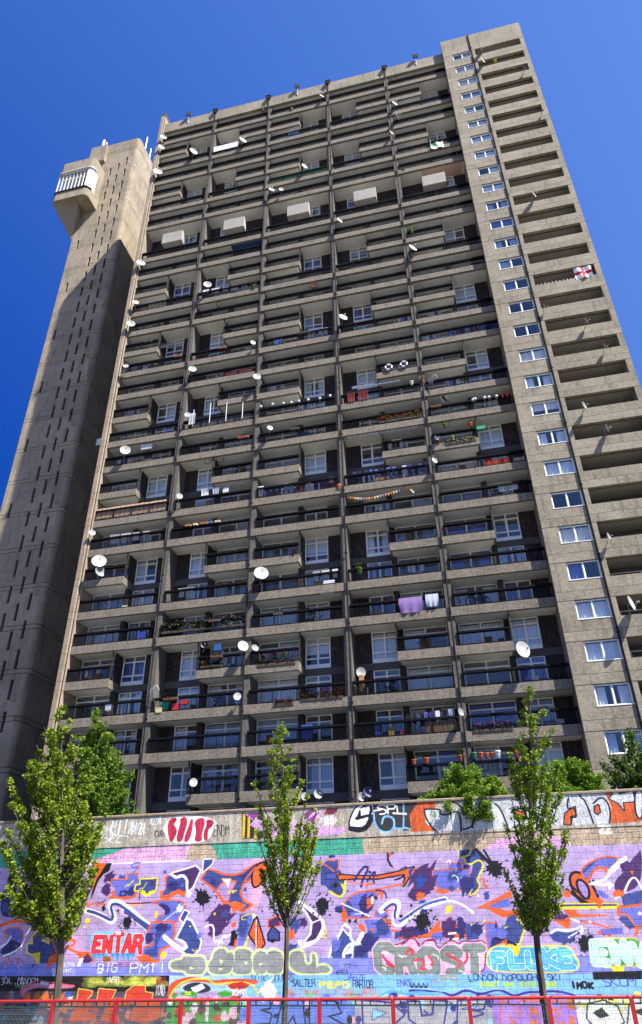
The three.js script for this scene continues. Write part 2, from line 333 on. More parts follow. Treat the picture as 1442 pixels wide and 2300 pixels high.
// ---------------------------------------------------------------- the stair tower with its boiler house
{
  const X0 = -22.1, X1 = -14.9, Z = -6.63, TOP = OFF + 13.35, r = .55;
  const st = thing('stair_tower', 'slender concrete stair tower with slit windows and a cantilevered glazed boiler house at its top', 'stair tower');
  const outline = (d = 0) => { const p = [[X0 + d, Z - 8], [X0 + d, Z - .15 - d], [X0 + .15 + d, Z - d]]; for (let i = 0; i <= 5; i++) { const a = Math.PI / 2 * (1 - i / 5); p.push([X1 - d - r + r * Math.cos(a), Z - d - r + r * Math.sin(a)]); } p.push([X1 - d, Z - 8]); return p; };
  // slits: three staggered columns and a sparse one; the shaft is built of lifts, each a ring of wall strips between the slits
  const cols = [-16.3, -17.45, -18.6], y0 = OFF + 8.18, slitH = 1.75, sw = .3;
  const slits = [];
  for (let c = 0; c < 3; c++) for (let i = -1; i < 33; i++) { const yc = y0 - ST * i - c * .93 - (c === 2 ? -.1 : 0); if (yc > 1 && yc < OFF + 9) slits.push([cols[c], yc]); }
  for (let i = 0; i < 12; i++) slits.push([-20.9, OFF - 8.5 - i * ST * 3 + 0]);
  // front wall: thin skin with openings cut by building strips
  const wallT = .3;
  const xs = [X0 + .15, -20.9 - sw / 2, -20.9 + sw / 2]; for (const c of [2, 1, 0]) xs.push(cols[c] - sw / 2, cols[c] + sw / 2); xs.push(X1 - r);
  const lift = 4.05, lifts = [];
  for (let y = TOP - 2.0; y > -4; y -= lift) { lifts.push(y); lifts.push(y - .42); }
  const frontPiece = (a, b, yb, yt) => box(a, b, yb, yt, Z - wallT, Z);
  let hi = TOP;
  for (const lo0 of lifts) {
    const lo = Math.max(0, lo0), G = [], g = .06; if (hi - lo < .1) break;
    const yt = hi - (hi === TOP ? 0 : g), yb = lo;
    // plain corner ring (left, rounded right, back)
    const o = outline(), inner = outline(wallT);
    const body = [];
    // solid strips between slit columns
    for (let i = 0; i < xs.length - 1; i++) {
      const isSlit = i % 2 === 1;
      if (!isSlit) { G.push(frontPiece(xs[i], xs[i + 1], yb, yt)); continue; }
      const cx = (xs[i] + xs[i + 1]) / 2, here = slits.filter((s) => Math.abs(s[0] - cx) < .01).map((s) => [s[1] - slitH / 2, s[1] + slitH / 2]).filter(([a, b]) => b > yb && a < yt).sort((p, q) => p[0] - q[0]);
      let y = yb; for (const [a, b] of here) { if (a > y) G.push(frontPiece(xs[i], xs[i + 1], y, a)); y = Math.max(y, b); } if (y < yt) G.push(frontPiece(xs[i], xs[i + 1], y, yt));
    }
    const ring = []; // left bevel + left side
    ring.push(column([[X0, Z - 8], [X0 + .3, Z - 8], [X0 + .3, Z - .3], [X0 + .15, Z - .3], [X0 + .15, Z], [X0, Z - .15]].reverse(), yb, yt, rr(0, 9)));
    const rc = []; for (let i = 0; i <= 6; i++) { const a = Math.PI / 2 * (1 - i / 6); rc.push([X1 - r + r * Math.cos(a), Z - r + r * Math.sin(a)]); }
    ring.push(column([[X1 - r, Z - .3], ...rc, [X1, Z - 8], [X1 - .3, Z - 8], [X1 - .3, Z - r]], yb, yt, rr(0, 9)));
    const front = merge(G.concat(ring)); const m = part('wall_lift', front, M.tower, st);
    hi = lo; if (lo === 0) break;
  }
  part('shaft_core', box(X0 + .35, X1 - .35, 0, TOP - .4, Z - 7.9, Z - .5), M.joint, st);
  part('roof', box(X0 + .1, X1 - .1, TOP - .35, TOP - .1, Z - 7.9, Z - .31), M.tower, st);
  for (const [x, y] of slits) if (y + slitH / 2 < TOP) {
    const f = part('slit_window', merge([box(x - sw / 2, x - sw / 2 + .025, y - slitH / 2, y + slitH / 2, Z - .28, Z - .22), box(x + sw / 2 - .025, x + sw / 2, y - slitH / 2, y + slitH / 2, Z - .28, Z - .22), box(x - sw / 2, x + sw / 2, y - .02, y + .02, Z - .28, Z - .22)]), M.black, st);
    const p = new THREE.PlaneGeometry(sw, slitH); p.translate(x, y, Z - .26); part('pane', p, M.glass, f);
  }
  // boiler house: rounded box on a tapering corbel
  const bx0 = -24.6, bx1 = -19.35, zf = -4.05, yb = 86.05, yt = 94.25, w0 = 87.85, w1 = 91.9, R = .7;
  const plan = (d) => { const p = [[bx0 + d, Z - 5], [bx0 + d, zf - R]]; for (let i = 1; i < 6; i++) { const a = Math.PI - Math.PI / 2 * i / 6; p.push([bx0 + R + (R - d) * Math.cos(a), zf - R + (R - d) * Math.sin(a)]); } for (let i = 0; i <= 6; i++) { const a = Math.PI / 2 * (1 - i / 6); p.push([bx1 - R + (R - d) * Math.cos(a), zf - R + (R - d) * Math.sin(a)]); } p.push([bx1 - d, Z + .01]); p.push([X0 + .5, Z + .01]); p.push([X0 + .5, Z - 5]); return p; };
  part('boiler_house_base', column(plan(0), yb, w0 - .2, 3), M.tower, st);
  part('boiler_house_top', column(plan(0), w1 + .1, yt, 5), M.tower, st);
  part('boiler_house_side', box(bx1 - .3, bx1, w0 - .2, w1 + .1, Z + .01, zf - 1.35), M.tower, st);
  part('boiler_house_core', box(bx0 + .9, bx1 - .5, w0 - .2, w1 + .1, Z + .02, Z + .3), M.room, st);
  const cg = [[bx0, yb - .002, zf - R], [bx0 + .25, yb - .002, zf - .2], [X0 + .9, yb - .002, zf - 1.2], [X0 + .7, yb - .002, Z + .02], [bx0, yb - .002, Z - 4.5], [X0 - .05, 80.8, Z - .1], [X0 - .05, 80.8, Z - 4], [X0 + .35, 83.2, Z + .02]].map((p) => V(...p));
  part('corbel', new ConvexGeometry(cg), M.tower, st);
  part('window_ledge', column(plan(-.12).slice(1, -3).concat([[bx1 - 1.2, zf - 1.2], [bx0 + 1.2, zf - 1.2]]), w0 - .2, w0 - .02, 0), M.black, st);
  part('window_hood', column(plan(-.18).slice(1, -3).concat([[bx1 - 1.2, zf - 1.2], [bx0 + 1.2, zf - 1.2]]), w1 - .05, w1 + .1, 0), M.greyFrame, st);
  const gl = part('ribbon_window', merge([box(bx0 + R, bx1 - R - .4, w0, w0 + .12, zf - .2, zf - .05), box(bx0 + R, bx1 - R - .4, w1 - .15, w1 - .05, zf - .2, zf - .05), box(bx0 + R, bx1 - R - .4, w0 + 2.55, w0 + 2.63, zf - .18, zf - .1)]), M.frame, st);
  for (let i = 0; i < 8; i++) { const x = bx0 + .3 + i * .535; part('mullion', box(x, x + .075, w0 + .0, w1 - .05, zf - .2, zf - .03), M.greyFrame, gl); if (i < 7) { const p = new THREE.PlaneGeometry(.42, w1 - w0 - .2); p.translate(x + .34, (w0 + w1) / 2, zf - .16); part('pane', p, M.glass, gl); } }
  const corner = plan(.02).slice(6, 14), cp = corner.concat(corner.slice().reverse().map(([x, z]) => [x - .1, z - .1]));
  part('corner_panel', column([...corner.filter(([x]) => x > bx1 - R - .35), [bx1 - .02, zf - 1.36], [bx1 - .2, zf - 1.36], [bx1 - R - .3, zf - .4]], w0 - .02, w1 - .05, 0), M.frame, st);
  part('added_shade_wall', box(X1 - .3, -7.31, 0, Yk(1), -12.2, -10.85, 2), M.tower, st);  // hidden wall added behind the gap to darken the right face of this tower
  // lift housing at the roof
  part('roof_housing', column([[X0 - .1, Z - 2], [X0 - .1, Z + .5], [-19.75, Z + .5], [-19.75, Z - 2]].reverse(), TOP - 4.3, TOP - .55, 1), M.tower, st);
}

// ---------------------------------------------------------------- the graffiti wall (paint data: wall coordinates in centimetres)
const PAINT = [
["P","#c9a2d6",[1229,526,1321,523,1281,367,1274,336]],
["P","#eaa7c3",[1263,530,1314,534,1328,469,1294,355,1270,351]],
["P","#eaa7c3",[691,375,773,374,855,316,866,310,819,311]],
["B","#c79fd2",[499,295,593,262,602,211,509,212]],
["P","#c4a3da",[2503,483,2580,485,2579,403,2504,405]],
["P","#b99ed4",[1403,449,1491,446,1491,417,1403,419]],
["P","#b99ed4",[2023,362,2117,360,2115,339,2020,341]],
["P","#b99ed4",[2401,395,2476,393,2473,377,2398,379]],
["P","#b99ed4",[1717,470,1802,468,1801,450,1716,452]],
["B","#2b2a6e",[164,442,205,452,234,424,272,351,231,347,185,358]],
["S","#f4f2fa",4,[172,408,209,435,228,446]],
["S","#f4f2fa",4,[212,424,243,385,277,346]],
["S","#ea6127",14,[195,320,234,336,290,335,369,328,429,338]],
["R","#39478a",333,334,26,16],
["R","#0b0a18",205,498,20,22],
["R","#39478a",200,385,30,24],
["B","#666cc6",[215,298,246,314,297,308,311,276,303,250,272,266,246,287],"#e8622a",5],
["P","#2b2a6e",[218,230,248,277,309,255,282,224,236,214]],
["S","#f4f2fa",8,[214,246,246,256,254,282]],
["S","#f4f2fa",8,[235,217,282,224,310,250]],
["K","#ea6127",286,250,5],
["P","#39478a",[352,281,381,304,400,296,397,265,433,254,431,296,453,306,470,274,479,212,450,202,427,172,413,172,391,213,343,229,337,255,361,255],"#f5de2b",6],
["P","#ea6127",[442,213,476,228,485,182,436,177,428,167]],
["P","#f5de2b",[365,224,398,228,408,172]],
["S","#ea6127",8,[510,243,555,253,531,273,512,263]],
["S","#ea6127",9,[510,243,560,222,599,227,628,211]],
["P","#ea6127",[560,222,613,227,637,201,598,159,586,192]],
["P","#472860",[577,202,607,222,630,201,599,174]],
["P","#f4f2fa",[574,204,592,209,588,182,568,179]],
["S","#ea6127",6,[431,296,450,254,473,223]],
["R","#ea6127",398,453,22,14],
["R","#ea6127",354,393,36,9],
["R","#666cc6",468,457,28,22],
["R","#f5de2b",464,424,8,6],
["R","#f0b890",520,294,26,20],
["R","#666cc6",265,412,30,18],
["T","RAGS",[245,163,326,211],"","#c01c38",3,"s",-0.2],
["T","5B",[329,158,355,183],"","#c01c38",3,"s",0],
["T","MOB",[365,163,403,188],"","#1c1850",3,"s",0.2],
["P","#ea6127",[582,537,637,535,618,496,608,465,597,435,593,413,588,420,589,460,594,500]],
["P","#0b0a18",[637,535,660,535,653,506,630,496,610,472,599,435,587,403,589,435,602,478,620,506]],
["S","#666cc6",7,[786,532,752,532,750,515,777,517,787,523,771,505,757,493]],
["S","#ea6127",4,[790,534,781,517,790,504,777,489]],
["R","#472860",655,483,34,26],
["R","#472860",651,437,30,34],
["R","#39478a",713,478,26,20],
["R","#ea6127",700,411,60,12],
["P","#ea6127",[665,478,737,476,734,496,784,495,787,475,798,474,800,454,784,409,740,401,693,411,671,427,695,445,669,458]],
["P","#666cc6",[671,474,742,472,739,492,781,491,784,471,794,471,796,456,782,424,768,413,692,414,688,445,674,458]],
["P","#2b2a6e",[716,432,741,433,741,416,713,415],"#2b2a6e",3],
["P","#666cc6",[722,429,736,429,736,419,718,419]],
["S","#f5de2b",4,[733,447,747,459,745,447,768,471]],
["R","#2b2a6e",762,428,22,24],
["P","#39478a",[798,471,847,470,867,474,866,434,841,429,833,417,818,433,780,433,780,450,800,453],"#f5de2b",6],
["P","#f5de2b",[780,432,819,428,833,419,867,431,864,422,830,410]],
["S","#f5de2b",3,[792,433,809,445,809,433,826,460]],
["S","#201c48",4,[800,430,802,400]],
["R","#472860",848,459,16,14],
["P","#ea6127",[904,479,913,485,943,481,994,483,1008,452,1000,419,991,405,964,417,939,406,922,397,889,401,887,428,907,433,909,452,899,470]],
["B","#39478a",[909,482,943,478,965,484,995,480,1003,449,993,419,970,435,944,430,920,412,891,414,911,433,912,458]],
["R","#2b2a6e",943,445,36,24],
["P","#4a54a8",[971,456,991,457,989,441,969,438],"#20245c",3],
["P","#472860",[931,488,1031,511,1050,497,1024,440,1005,425,1001,449,999,467,980,483,951,475],"#f4f2fa",7],
["S","#f4f2fa",9,[927,488,951,473,965,482,987,480,1002,461,999,437,1008,419]],
["R","#f4f2fa",1008,413,18,14],
["K","#39478a",900,496,9],
["K","#39478a",908,505,3],
["R","#f0a060",787,382,60,5],
["S","#ea6127",5,[688,393,756,389,846,390,919,394,973,396,1000,384,1005,366]],
["S","#2b2a6e",4,[727,388,809,386,860,391]],
["S","#ea6127",6,[574,405,570,371,611,401,619,376,653,400,652,379]],
["S","#472860",4,[619,398,618,383,656,403]],
["R","#0b0a18",650,373,10,16],
["S","#f4f2fa",22,[570,368,625,358,679,331,702,325,703,345,675,378,680,396,707,396,759,371,816,332,855,310]],
["S","#f4f2fa",22,[743,368,803,332,858,297]],
["S","#39478a",11,[582,366,630,356,678,335,695,333,694,351,679,378,689,389,712,387,760,362,817,326,852,310]],
["S","#39478a",10,[743,361,804,327,854,297]],
["K","#39478a",714,364,9],
["K","#39478a",720,354,4],
["K","#0b0a18",760,327,24],
["K","#0b0a18",761,323,26],
["R","#f5de2b",587,331,14,12],
["R","#f5de2b",584,333,10,12],
["R","#f5de2b",577,312,5,6],
["B","#666cc6",[846,390,900,395,966,393,1000,384,999,352,969,326,950,309,884,310,884,342,924,344,936,370,905,383],"#ea6127",5],
["B","#2b2a6e",[876,383,912,386,940,367,935,347,910,345,919,362]],
["R","#e8ecff",976,367,22,18],
["S","#dfe6ff",3,[996,381,946,347,912,324]],
["K","#39478a",972,389,7],
["R","#f5de2b",880,348,9,18],
["P","#ea6127",[975,346,989,349,984,323,972,335]],
["P","#666cc6",[867,318,952,320,960,280,941,245,908,233,904,197,844,198,835,234,876,245,876,282,855,294],"#ea6127",8],
["P","#39478a",[891,318,945,311,947,299,910,281,895,245,903,209,850,210,847,231,885,236,883,281]],
["R","#2b2a6e",907,306,40,20],
["R","#2b2a6e",858,270,26,26],
["P","#ea6127",[811,210,857,216,897,198,861,183,841,186]],
["R","#f5de2b",925,215,16,16],
["P","#39478a",[982,332,998,360,1014,353,996,321],"#f4f2fa",5],
["P","#39478a",[1009,329,1028,322,1050,291,1072,255,1066,232,1045,214,1015,220,975,241,927,269,922,275,959,250,1007,226,1024,238,1012,256,976,268,992,298],"#f4f2fa",8],
["S","#f4f2fa",6,[977,265,996,262,1012,250,1006,238]],
["R","#666cc6",1063,273,14,14],
["K","#f5de2b",1026,306,5],
["S","#f5de2b",3,[1040,232,1048,220,1059,232]],
["K","#0b0a18",1071,402,38],
["K","#0b0a18",1051,412,14],
["S","#0b0a18",7,[1038,431,1075,399]],
["P","#39478a",[1063,466,1083,498,1107,491,1147,477,1201,472,1231,481,1276,505,1269,467,1232,449,1219,411,1243,380,1266,373,1237,355,1199,368,1175,387,1160,381,1127,426],"#ea6127",8],
["P","#a98bc6",[1127,426,1156,457,1202,453,1181,418,1175,393,1164,387],"#ea6127",5],
["P","#f4f2fa",[1144,465,1182,463,1173,431,1160,451],"#ea6127",3],
["S","#f5de2b",4,[1173,415,1203,430,1185,409,1207,424]],
["R","#2b2a6e",1110,455,16,18],
["P","#2b2a6e",[1234,420,1244,436,1249,420]],
["P","#39478a",[1065,535,1104,533,1098,517,1064,492],"#f4f2fa",5],
["B","#ea6127",[1271,492,1308,518,1334,512,1328,480,1298,438,1273,433],"#0b0a18",7],
["S","#2b2a6e",6,[1228,461,1252,493,1289,513]],
["S","#ea6127",6,[1237,387,1223,419,1240,461,1283,502]],
["P","#ea6127",[1175,381,1205,387,1251,373,1236,361,1207,359,1200,338,1192,362]],
["R","#472860",1141,326,62,80],
["R","#472860",1161,363,40,30],
["K","#f5de2b",1123,346,7],
["R","#39478a",1163,344,24,16],
["S","#f4f2fa",7,[1087,303,1112,315,1125,296,1122,272,1132,249,1145,263,1161,251]],
["S","#f4f2fa",6,[1143,246,1170,284,1167,263,1189,278]],
["R","#0b0a18",1204,265,24,44],
["R","#ea6127",1202,310,14,12],
["R","#ea6127",1212,248,8,30],
["P","#666cc6",[1222,343,1282,342,1255,265,1242,239,1220,239,1228,307]],
["R","#39478a",1239,307,28,60],
["S","#f5de2b",4,[1281,345,1234,340,1232,322,1249,325]],
["P","#f5de2b",[1286,330,1276,300,1253,233,1242,230,1269,294]],
["R","#f4f2fa",1282,335,13,11],
["P","#ea6127",[1293,330,1325,247,1300,218,1292,253],"#0b0a18",6],
["P","#ea6127",[1286,324,1266,277,1292,247,1293,276],"#0b0a18",6],
["S","#f4f2fa",4,[1291,324,1294,224]],
["P","#472860",[1341,320,1380,334,1384,305,1341,299],"#ea6127",5],
["P","#39478a",[1340,276,1356,299,1381,281,1382,258,1342,258],"#0b0a18",5],
["R","#0b0a18",1357,255,16,8],
["K","#7028a0",1314,351,6],
["P","#472860",[1459,378,1507,341,1542,321,1547,296,1523,258,1482,249,1506,273,1512,312,1489,347],"#f4f2fa",8],
["S","#f4f2fa",12,[1459,380,1513,346,1551,321,1553,286,1523,248,1471,234]],
["S","#f4f2fa",5,[1506,309,1542,321]],
["K","#0b0a18",1549,366,34],
["K","#0b0a18",1531,371,12],
["P","#f4f2fa",[1453,254,1468,258,1471,234,1459,239]],
["R","#39478a",1441,303,30,40],
["R","#ea6127",1429,273,24,20],
["R","#39478a",1430,230,30,26],
["S","#f5de2b",5,[1559,296,1570,279,1535,267,1564,262]],
["R","#ea6127",1373,405,20,16],
["R","#472860",1477,312,20,20],
["P","#39478a",[1545,495,1565,512,1586,520,1596,511,1613,517,1616,487,1641,448,1637,408,1616,389,1580,410,1564,430,1544,434]],
["S","#ea6127",5,[1566,521,1586,512,1613,520,1623,513,1616,496,1611,481]],
["S","#ea6127",5,[1545,510,1572,497,1595,479,1615,466]],
["S","#f5de2b",8,[1580,411,1613,389,1633,400,1637,425,1641,448]],
["P","#f5de2b",[1618,440,1641,428,1630,417]],
["K","#0b0a18",1602,431,13],
["R","#2b2a6e",1590,529,20,8],
["P","#4a54a8",[1568,471,1605,473,1601,455,1568,453],"#2b2a6e",4],
["K","#5a2a80",1648,411,5],
["P","#ea6127",[1613,461,1622,465,1685,459,1758,457,1827,466,1903,483,1878,445,1860,423,1868,448,1866,462,1843,459,1757,448,1685,452,1616,450],"#0b0a18",5],
["S","#2b2a6e",9,[1675,445,1703,484,1727,492,1729,478,1704,444,1700,424]],
["S","#2b2a6e",7,[1724,440,1745,469,1759,473,1744,449,1750,434]],
["S","#ea6127",4,[1717,421,1741,449,1723,423]],
["K","#0b0a18",1735,471,7],
["P","#c7a8dc",[1802,433,1829,449,1862,455,1858,443,1828,435]],
["S","#0b0a18",6,[1829,443,1852,446,1866,457]],
["S","#2b2a6e",4,[1854,479,1888,491,1871,482]],
["S","#ea6127",4,[1645,448,1664,431,1756,431]],
["S","#ea6127",6,[1659,394,1709,407,1808,421,1860,428]],
["P","#0b0a18",[1804,534,1812,534,1811,510,1827,481,1813,490,1804,508]],
["P","#ea6127",[1811,534,1826,533,1814,516]],
["R","#0b0a18",1825,533,12,3],
["R","#472860",1935,443,70,70],
["R","#472860",1899,394,36,30],
["R","#20489a",1922,441,26,24],
["R","#ea6127",1921,389,22,16],
["R","#20489a",1925,370,18,10],
["R","#39478a",1895,459,20,40],
["S","#ea6127",5,[1895,462,1907,481,1902,464,1916,481]],
["P","#666cc6",[1628,358,1653,388,1683,402,1729,406,1768,402,1754,392,1728,389,1698,379,1688,362,1696,337,1725,325,1631,327],"#ea6127",6],
["R","#2b2a6e",1714,362,40,50],
["R","#39478a",1651,357,22,40],
["R","#ea6127",1727,370,16,26],
["R","#ea6127",1633,333,16,36],
["S","#f4f2fa",5,[1624,370,1674,351,1725,328]],
["S","#f4f2fa",3,[1670,335,1703,337]],
["P","#ea6127",[1745,342,1796,344,1790,300,1770,324,1744,325]],
["P","#666cc6",[1751,341,1791,340,1789,325,1750,324]],
["R","#f4f2fa",1740,378,8,20],
["K","#0b0a18",1754,386,8],
["P","#ea6127",[1771,408,1788,409,1773,374]],
["S","#2b2a6e",6,[1755,411,1794,413,1793,385]],
["R","#2b2a6e",1612,350,26,18],
["P","#eaa7c3",[1797,357,1837,373,1840,335,1820,324,1802,330]],
["S","#f4f2fa",22,[1771,344,1798,366,1827,373,1839,365,1821,329,1816,308,1831,300,1851,313,1897,339,1947,363,2008,375]],
["S","#f4f2fa",9,[1840,299,1888,336,1947,369,2014,372,2068,362,2102,332]],
["S","#39478a",9,[1784,347,1804,363,1823,365,1829,357,1818,330,1823,310,1842,310,1891,339,1947,368,2008,376]],
["S","#5a78b8",3,[1840,306,1894,341,1952,370,2014,373]],
["K","#0b0a18",1922,313,30],
["K","#0b0a18",1915,322,10],
["K","#0b0a18",1883,359,7],
["K","#0b0a18",1843,326,8],
["K","#0b0a18",1556,370,26],
["K","#0b0a18",1546,343,14],
["P","#39478a",[1605,254,1635,299,1649,286,1647,272,1650,256,1662,245,1642,224,1623,209,1658,214,1702,277,1698,263,1668,219,1641,188,1602,167,1580,177,1576,201,1585,230],"#f4f2fa",9],
["S","#f4f2fa",10,[1626,201,1623,214,1646,240,1661,245,1662,229,1645,222]],
["S","#f4f2fa",11,[1661,213,1702,279]],
["P","#a98bc6",[1632,299,1651,288,1647,272,1625,294],"#f4f2fa",6],
["R","#666cc6",1598,243,24,26],
["S","#f5de2b",4,[1581,204,1587,188,1600,201,1593,180]],
["P","#39478a",[1660,198,1665,237,1713,239,1714,197,1685,195]],
["R","#2b2a6e",1687,219,26,30],
["S","#f5de2b",5,[1694,237,1719,238,1706,237,1706,253]],
["P","#f5de2b",[1653,172,1657,187,1663,195,1706,195,1704,185,1685,183,1683,172,1670,159,1666,171]],
["S","#2b2a6e",6,[1670,203,1687,234,1680,208,1706,231,1699,208,1729,239]],
["P","#ea6127",[1684,307,1706,298,1709,279,1729,244,1718,268,1702,279,1685,290]],
["P","#666cc6",[1707,317,1768,316,1792,289,1807,278,1803,262,1746,260,1721,271,1716,295]],
["R","#39478a",1773,292,40,44],
["P","#ea6127",[1772,322,1791,319,1848,288,1841,275,1807,278,1798,291]],
["R","#ea6127",1734,284,10,8],
["P","#a98bc6",[1805,291,1819,315,1852,293,1842,283],"#c7a8dc",4],
["S","#f4f2fa",10,[1812,307,1818,297,1840,296,1859,304]],
["K","#0b0a18",1652,314,9],
["S","#0b0a18",5,[1668,310,1681,320,1672,315,1678,307]],
["S","#2b2a6e",3,[1735,301,1748,308,1751,300,1764,308]],
["T","e",[1789,294,1809,313],"","#2b2a6e",3,"s",0],
["R","#472860",1885,277,50,26],
["R","#39478a",1730,260,40,30],
["R","#2b2a6e",1713,245,40,40],
["R","#39478a",1837,267,40,20],
["S","#ea6127",6,[1830,259,1874,260,1908,258,1922,271,1946,268]],
["R","#ea6127",1918,263,28,10],
["P","#ea6127",[1721,205,1741,204,1728,174]],
["R","#2b2a6e",1910,277,40,16],
["P","#39478a",[2077,534,2120,535,2155,528,2173,495,2129,499,2162,495,2127,438,2134,414,2103,380,2091,378,2112,409,2076,430,2113,459,2121,484,2095,495,2094,510,2074,511]],
["S","#f5de2b",6,[2120,535,2117,514,2074,511,2096,507,2096,484,2116,486,2146,503,2163,482,2126,431,2139,426,2133,404,2091,378,2102,400]],
["S","#f5de2b",4,[2074,534,2073,513]],
["K","#0b0a18",2197,471,36],
["K","#0b0a18",2212,456,14],
["S","#0b0a18",12,[2139,534,2193,476]],
["S","#0b0a18",8,[2167,531,2202,466]],
["P","#666cc6",[2035,491,2075,490,2072,470,2033,471],"#ea6127",4],
["P","#666cc6",[1973,468,2108,469,2099,434,2063,415,2073,405,2034,406,1990,407,1971,443],"#ea6127",4],
["R","#2b2a6e",2092,425,34,40],
["R","#2b2a6e",2099,479,18,12],
["R","#39478a",2045,451,26,26],
["P","#2b2a6e",[2066,440,2098,429,2072,378]],
["S","#f4f2fa",4,[2042,448,2048,456,2066,440,2059,430]],
["S","#f4f2fa",4,[2024,494,2046,511,2038,491]],
["R","#ea6127",2000,402,44,12],
["R","#472860",1936,439,58,74],
["R","#20489a",1925,439,26,26],
["R","#ea6127",1917,389,22,16],
["R","#39478a",2034,409,18,14],
["R","#39478a",2158,384,16,18],
["K","#f4f2fa",2127,385,6],
["K","#f5de2b",2057,408,4],
["S","#ea6127",6,[2143,438,2162,438,2146,418,2173,413,2156,408]],
["R","#f5de2b",2017,344,18,16],
["K","#0b0a18",1918,307,36],
["K","#0b0a18",1940,302,12],
["R","#2b2a6e",1927,340,22,10],
["P","#ea6127",[2112,346,2189,374,2247,401,2242,372,2175,350,2226,335,2279,338,2265,315,2202,316,2152,343]],
["P","#666cc6",[2153,350,2232,377,2239,349,2195,345]],
["P","#ea6127",[1920,260,1985,315,1977,282,2014,324,2021,286,2062,319,2070,290,2082,300,2065,253]],
["R","#472860",2009,282,40,50],
["R","#2b2a6e",2056,291,26,60],
["P","#666cc6",[1948,269,1982,278,1990,254,1946,250]],
["P","#39478a",[2071,300,2098,299,2113,253,2070,249]],
["R","#2b2a6e",2111,280,26,30],
["R","#472860",1860,275,36,28],
["P","#f4f2fa",[2008,273,2038,274,2035,268,2005,266]],
["P","#f4f2fa",[2023,256,2044,257,2041,251,2019,250]],
["K","#f4f2fa",2134,276,6],
["K","#f5de2b",2092,296,5],
["R","#f5de2b",2139,306,6,5],
["P","#666cc6",[2141,299,2178,298,2191,243,2152,230,2141,225],"#ea6127",4],
["P","#2b2a6e",[2146,225,2179,307,2191,243]],
["P","#39478a",[2202,279,2253,306,2270,283,2247,238,2200,234,2201,261],"#f5de2b",6],
["S","#0b0a18",7,[2171,252,2203,252,2236,233]],
["P","#ea6127",[2191,243,2208,252,2205,229]],
["B","#ea6127",[2455,433,2475,449,2499,440,2515,416,2527,393,2534,366,2525,344,2503,341,2479,360,2460,395],"#0b0a18",9],
["B","#a98bc6",[2475,417,2487,425,2505,409,2508,382,2497,367,2483,383],"#0b0a18",8],
["S","#0b0a18",12,[2437,395,2462,379,2493,352,2520,342]],
["S","#0b0a18",8,[2451,410,2469,394,2489,371]],
["R","#ea6127",2539,355,20,22],
["P","#f5de2b",[2400,350,2409,356,2602,352,2598,335,2399,337]],
["P","#39478a",[2410,352,2595,349,2590,344,2407,346]],
["R","#ea6127",2538,348,12,12],
["B","#666cc6",[2498,456,2541,482,2582,493,2623,491,2625,479,2590,457,2568,469,2536,455,2512,424,2502,436],"#ea6127",6],
["B","#39478a",[2497,452,2527,475,2573,493,2554,482,2524,459,2504,444]],
["S","#ea6127",9,[2512,420,2536,455,2567,465,2581,453,2583,442]],
["K","#0b0a18",2531,421,6],
["S","#f4f2fa",9,[2523,414,2557,417,2585,434,2590,453,2660,498,2654,478,2592,445]],
["S","#f4f2fa",7,[2653,475,2659,447,2639,417,2616,406,2580,407,2518,411]],
["R","#f4f2fa",2582,409,16,14],
["B","#472860",[2603,422,2652,455,2666,478,2696,501,2716,520,2688,401,2614,380,2593,392]],
["R","#472860",2658,463,40,24],
["P","#c86a50",[2659,449,2673,449,2664,434]],
["S","#f4f2fa",7,[2591,365,2622,376,2642,409,2663,430,2678,424,2686,393]],
["P","#39478a",[2614,376,2685,389,2675,349,2614,342]],
["R","#ea6127",2606,380,26,16],
["B","#666cc6",[2552,393,2579,369,2554,366,2526,389]],
["P","#666cc6",[2600,335,2673,341,2659,283,2616,284,2596,317],"#ea6127",9],
["K","#f4f2fa",2661,320,8],
["S","#f4f2fa",4,[2594,310,2610,309,2624,298]],
["P","#ea6127",[2436,335,2457,334,2457,323,2471,321,2560,318,2547,314,2436,312,2411,335]],
["P","#ea6127",[2373,310,2429,298,2427,287,2410,287]],
["R","#472860",2391,317,40,20],
["P","#ea6127",[2368,309,2423,292,2434,321,2420,279,2409,282]],
["S","#ea6127",6,[2459,299,2495,296,2536,285,2570,272]],
["S","#f4f2fa",7,[2431,308,2459,299]],
["P","#39478a",[2363,270,2377,279,2407,272,2442,274,2471,289,2457,264,2439,259,2429,239,2364,242,2353,260]],
["S","#f4f2fa",8,[2360,267,2377,279,2407,271,2446,277,2471,290,2459,264]],
["S","#f4f2fa",5,[2415,254,2459,274]],
["R","#ea6127",2543,268,44,18],
["P","#ea6127",[2592,323,2620,320,2649,276,2636,256,2623,252,2640,276,2615,312]],
["P","#39478a",[2596,313,2618,312,2639,281,2618,274,2590,303]],
["P","#666cc6",[2522,276,2596,280,2595,262,2525,260]],
["K","#0b0a18",2468,233,34],
["K","#0b0a18",2455,241,14],
["K","#0b0a18",2486,251,14],
["R","#472860",2404,313,40,16],
["R","#39478a",2403,249,40,20],
["K","#f4f2fa",2494,298,6],
["K","#f4f2fa",2417,254,5],
["R","#39478a",2235,299,30,30],
["R","#ea6127",2229,328,36,10],
["R","#666cc6",2187,271,40,30],
["R","#ea6127",2437,383,20,16],
["P","#ea6127",[2368,306,2422,282,2435,320,2411,306]],
["BAND",145,189,"#7c84da"],
["HAZE"],
["B","#7fc4f0",[606,289,648,296,834,291,847,266,839,225,798,216,629,217,610,248]],
["T","ENTAR",[622,220,834,287],"#e0242c","#f7d7df",2,"s",0],
["T","05",[714,281,739,292],"#ffffff","",0,"s",0],
["P","#3d9be0",[624,222,645,222,639,197]],
["P","#3d9be0",[644,222,665,222,657,202]],
["P","#3d9be0",[663,222,684,222,679,192]],
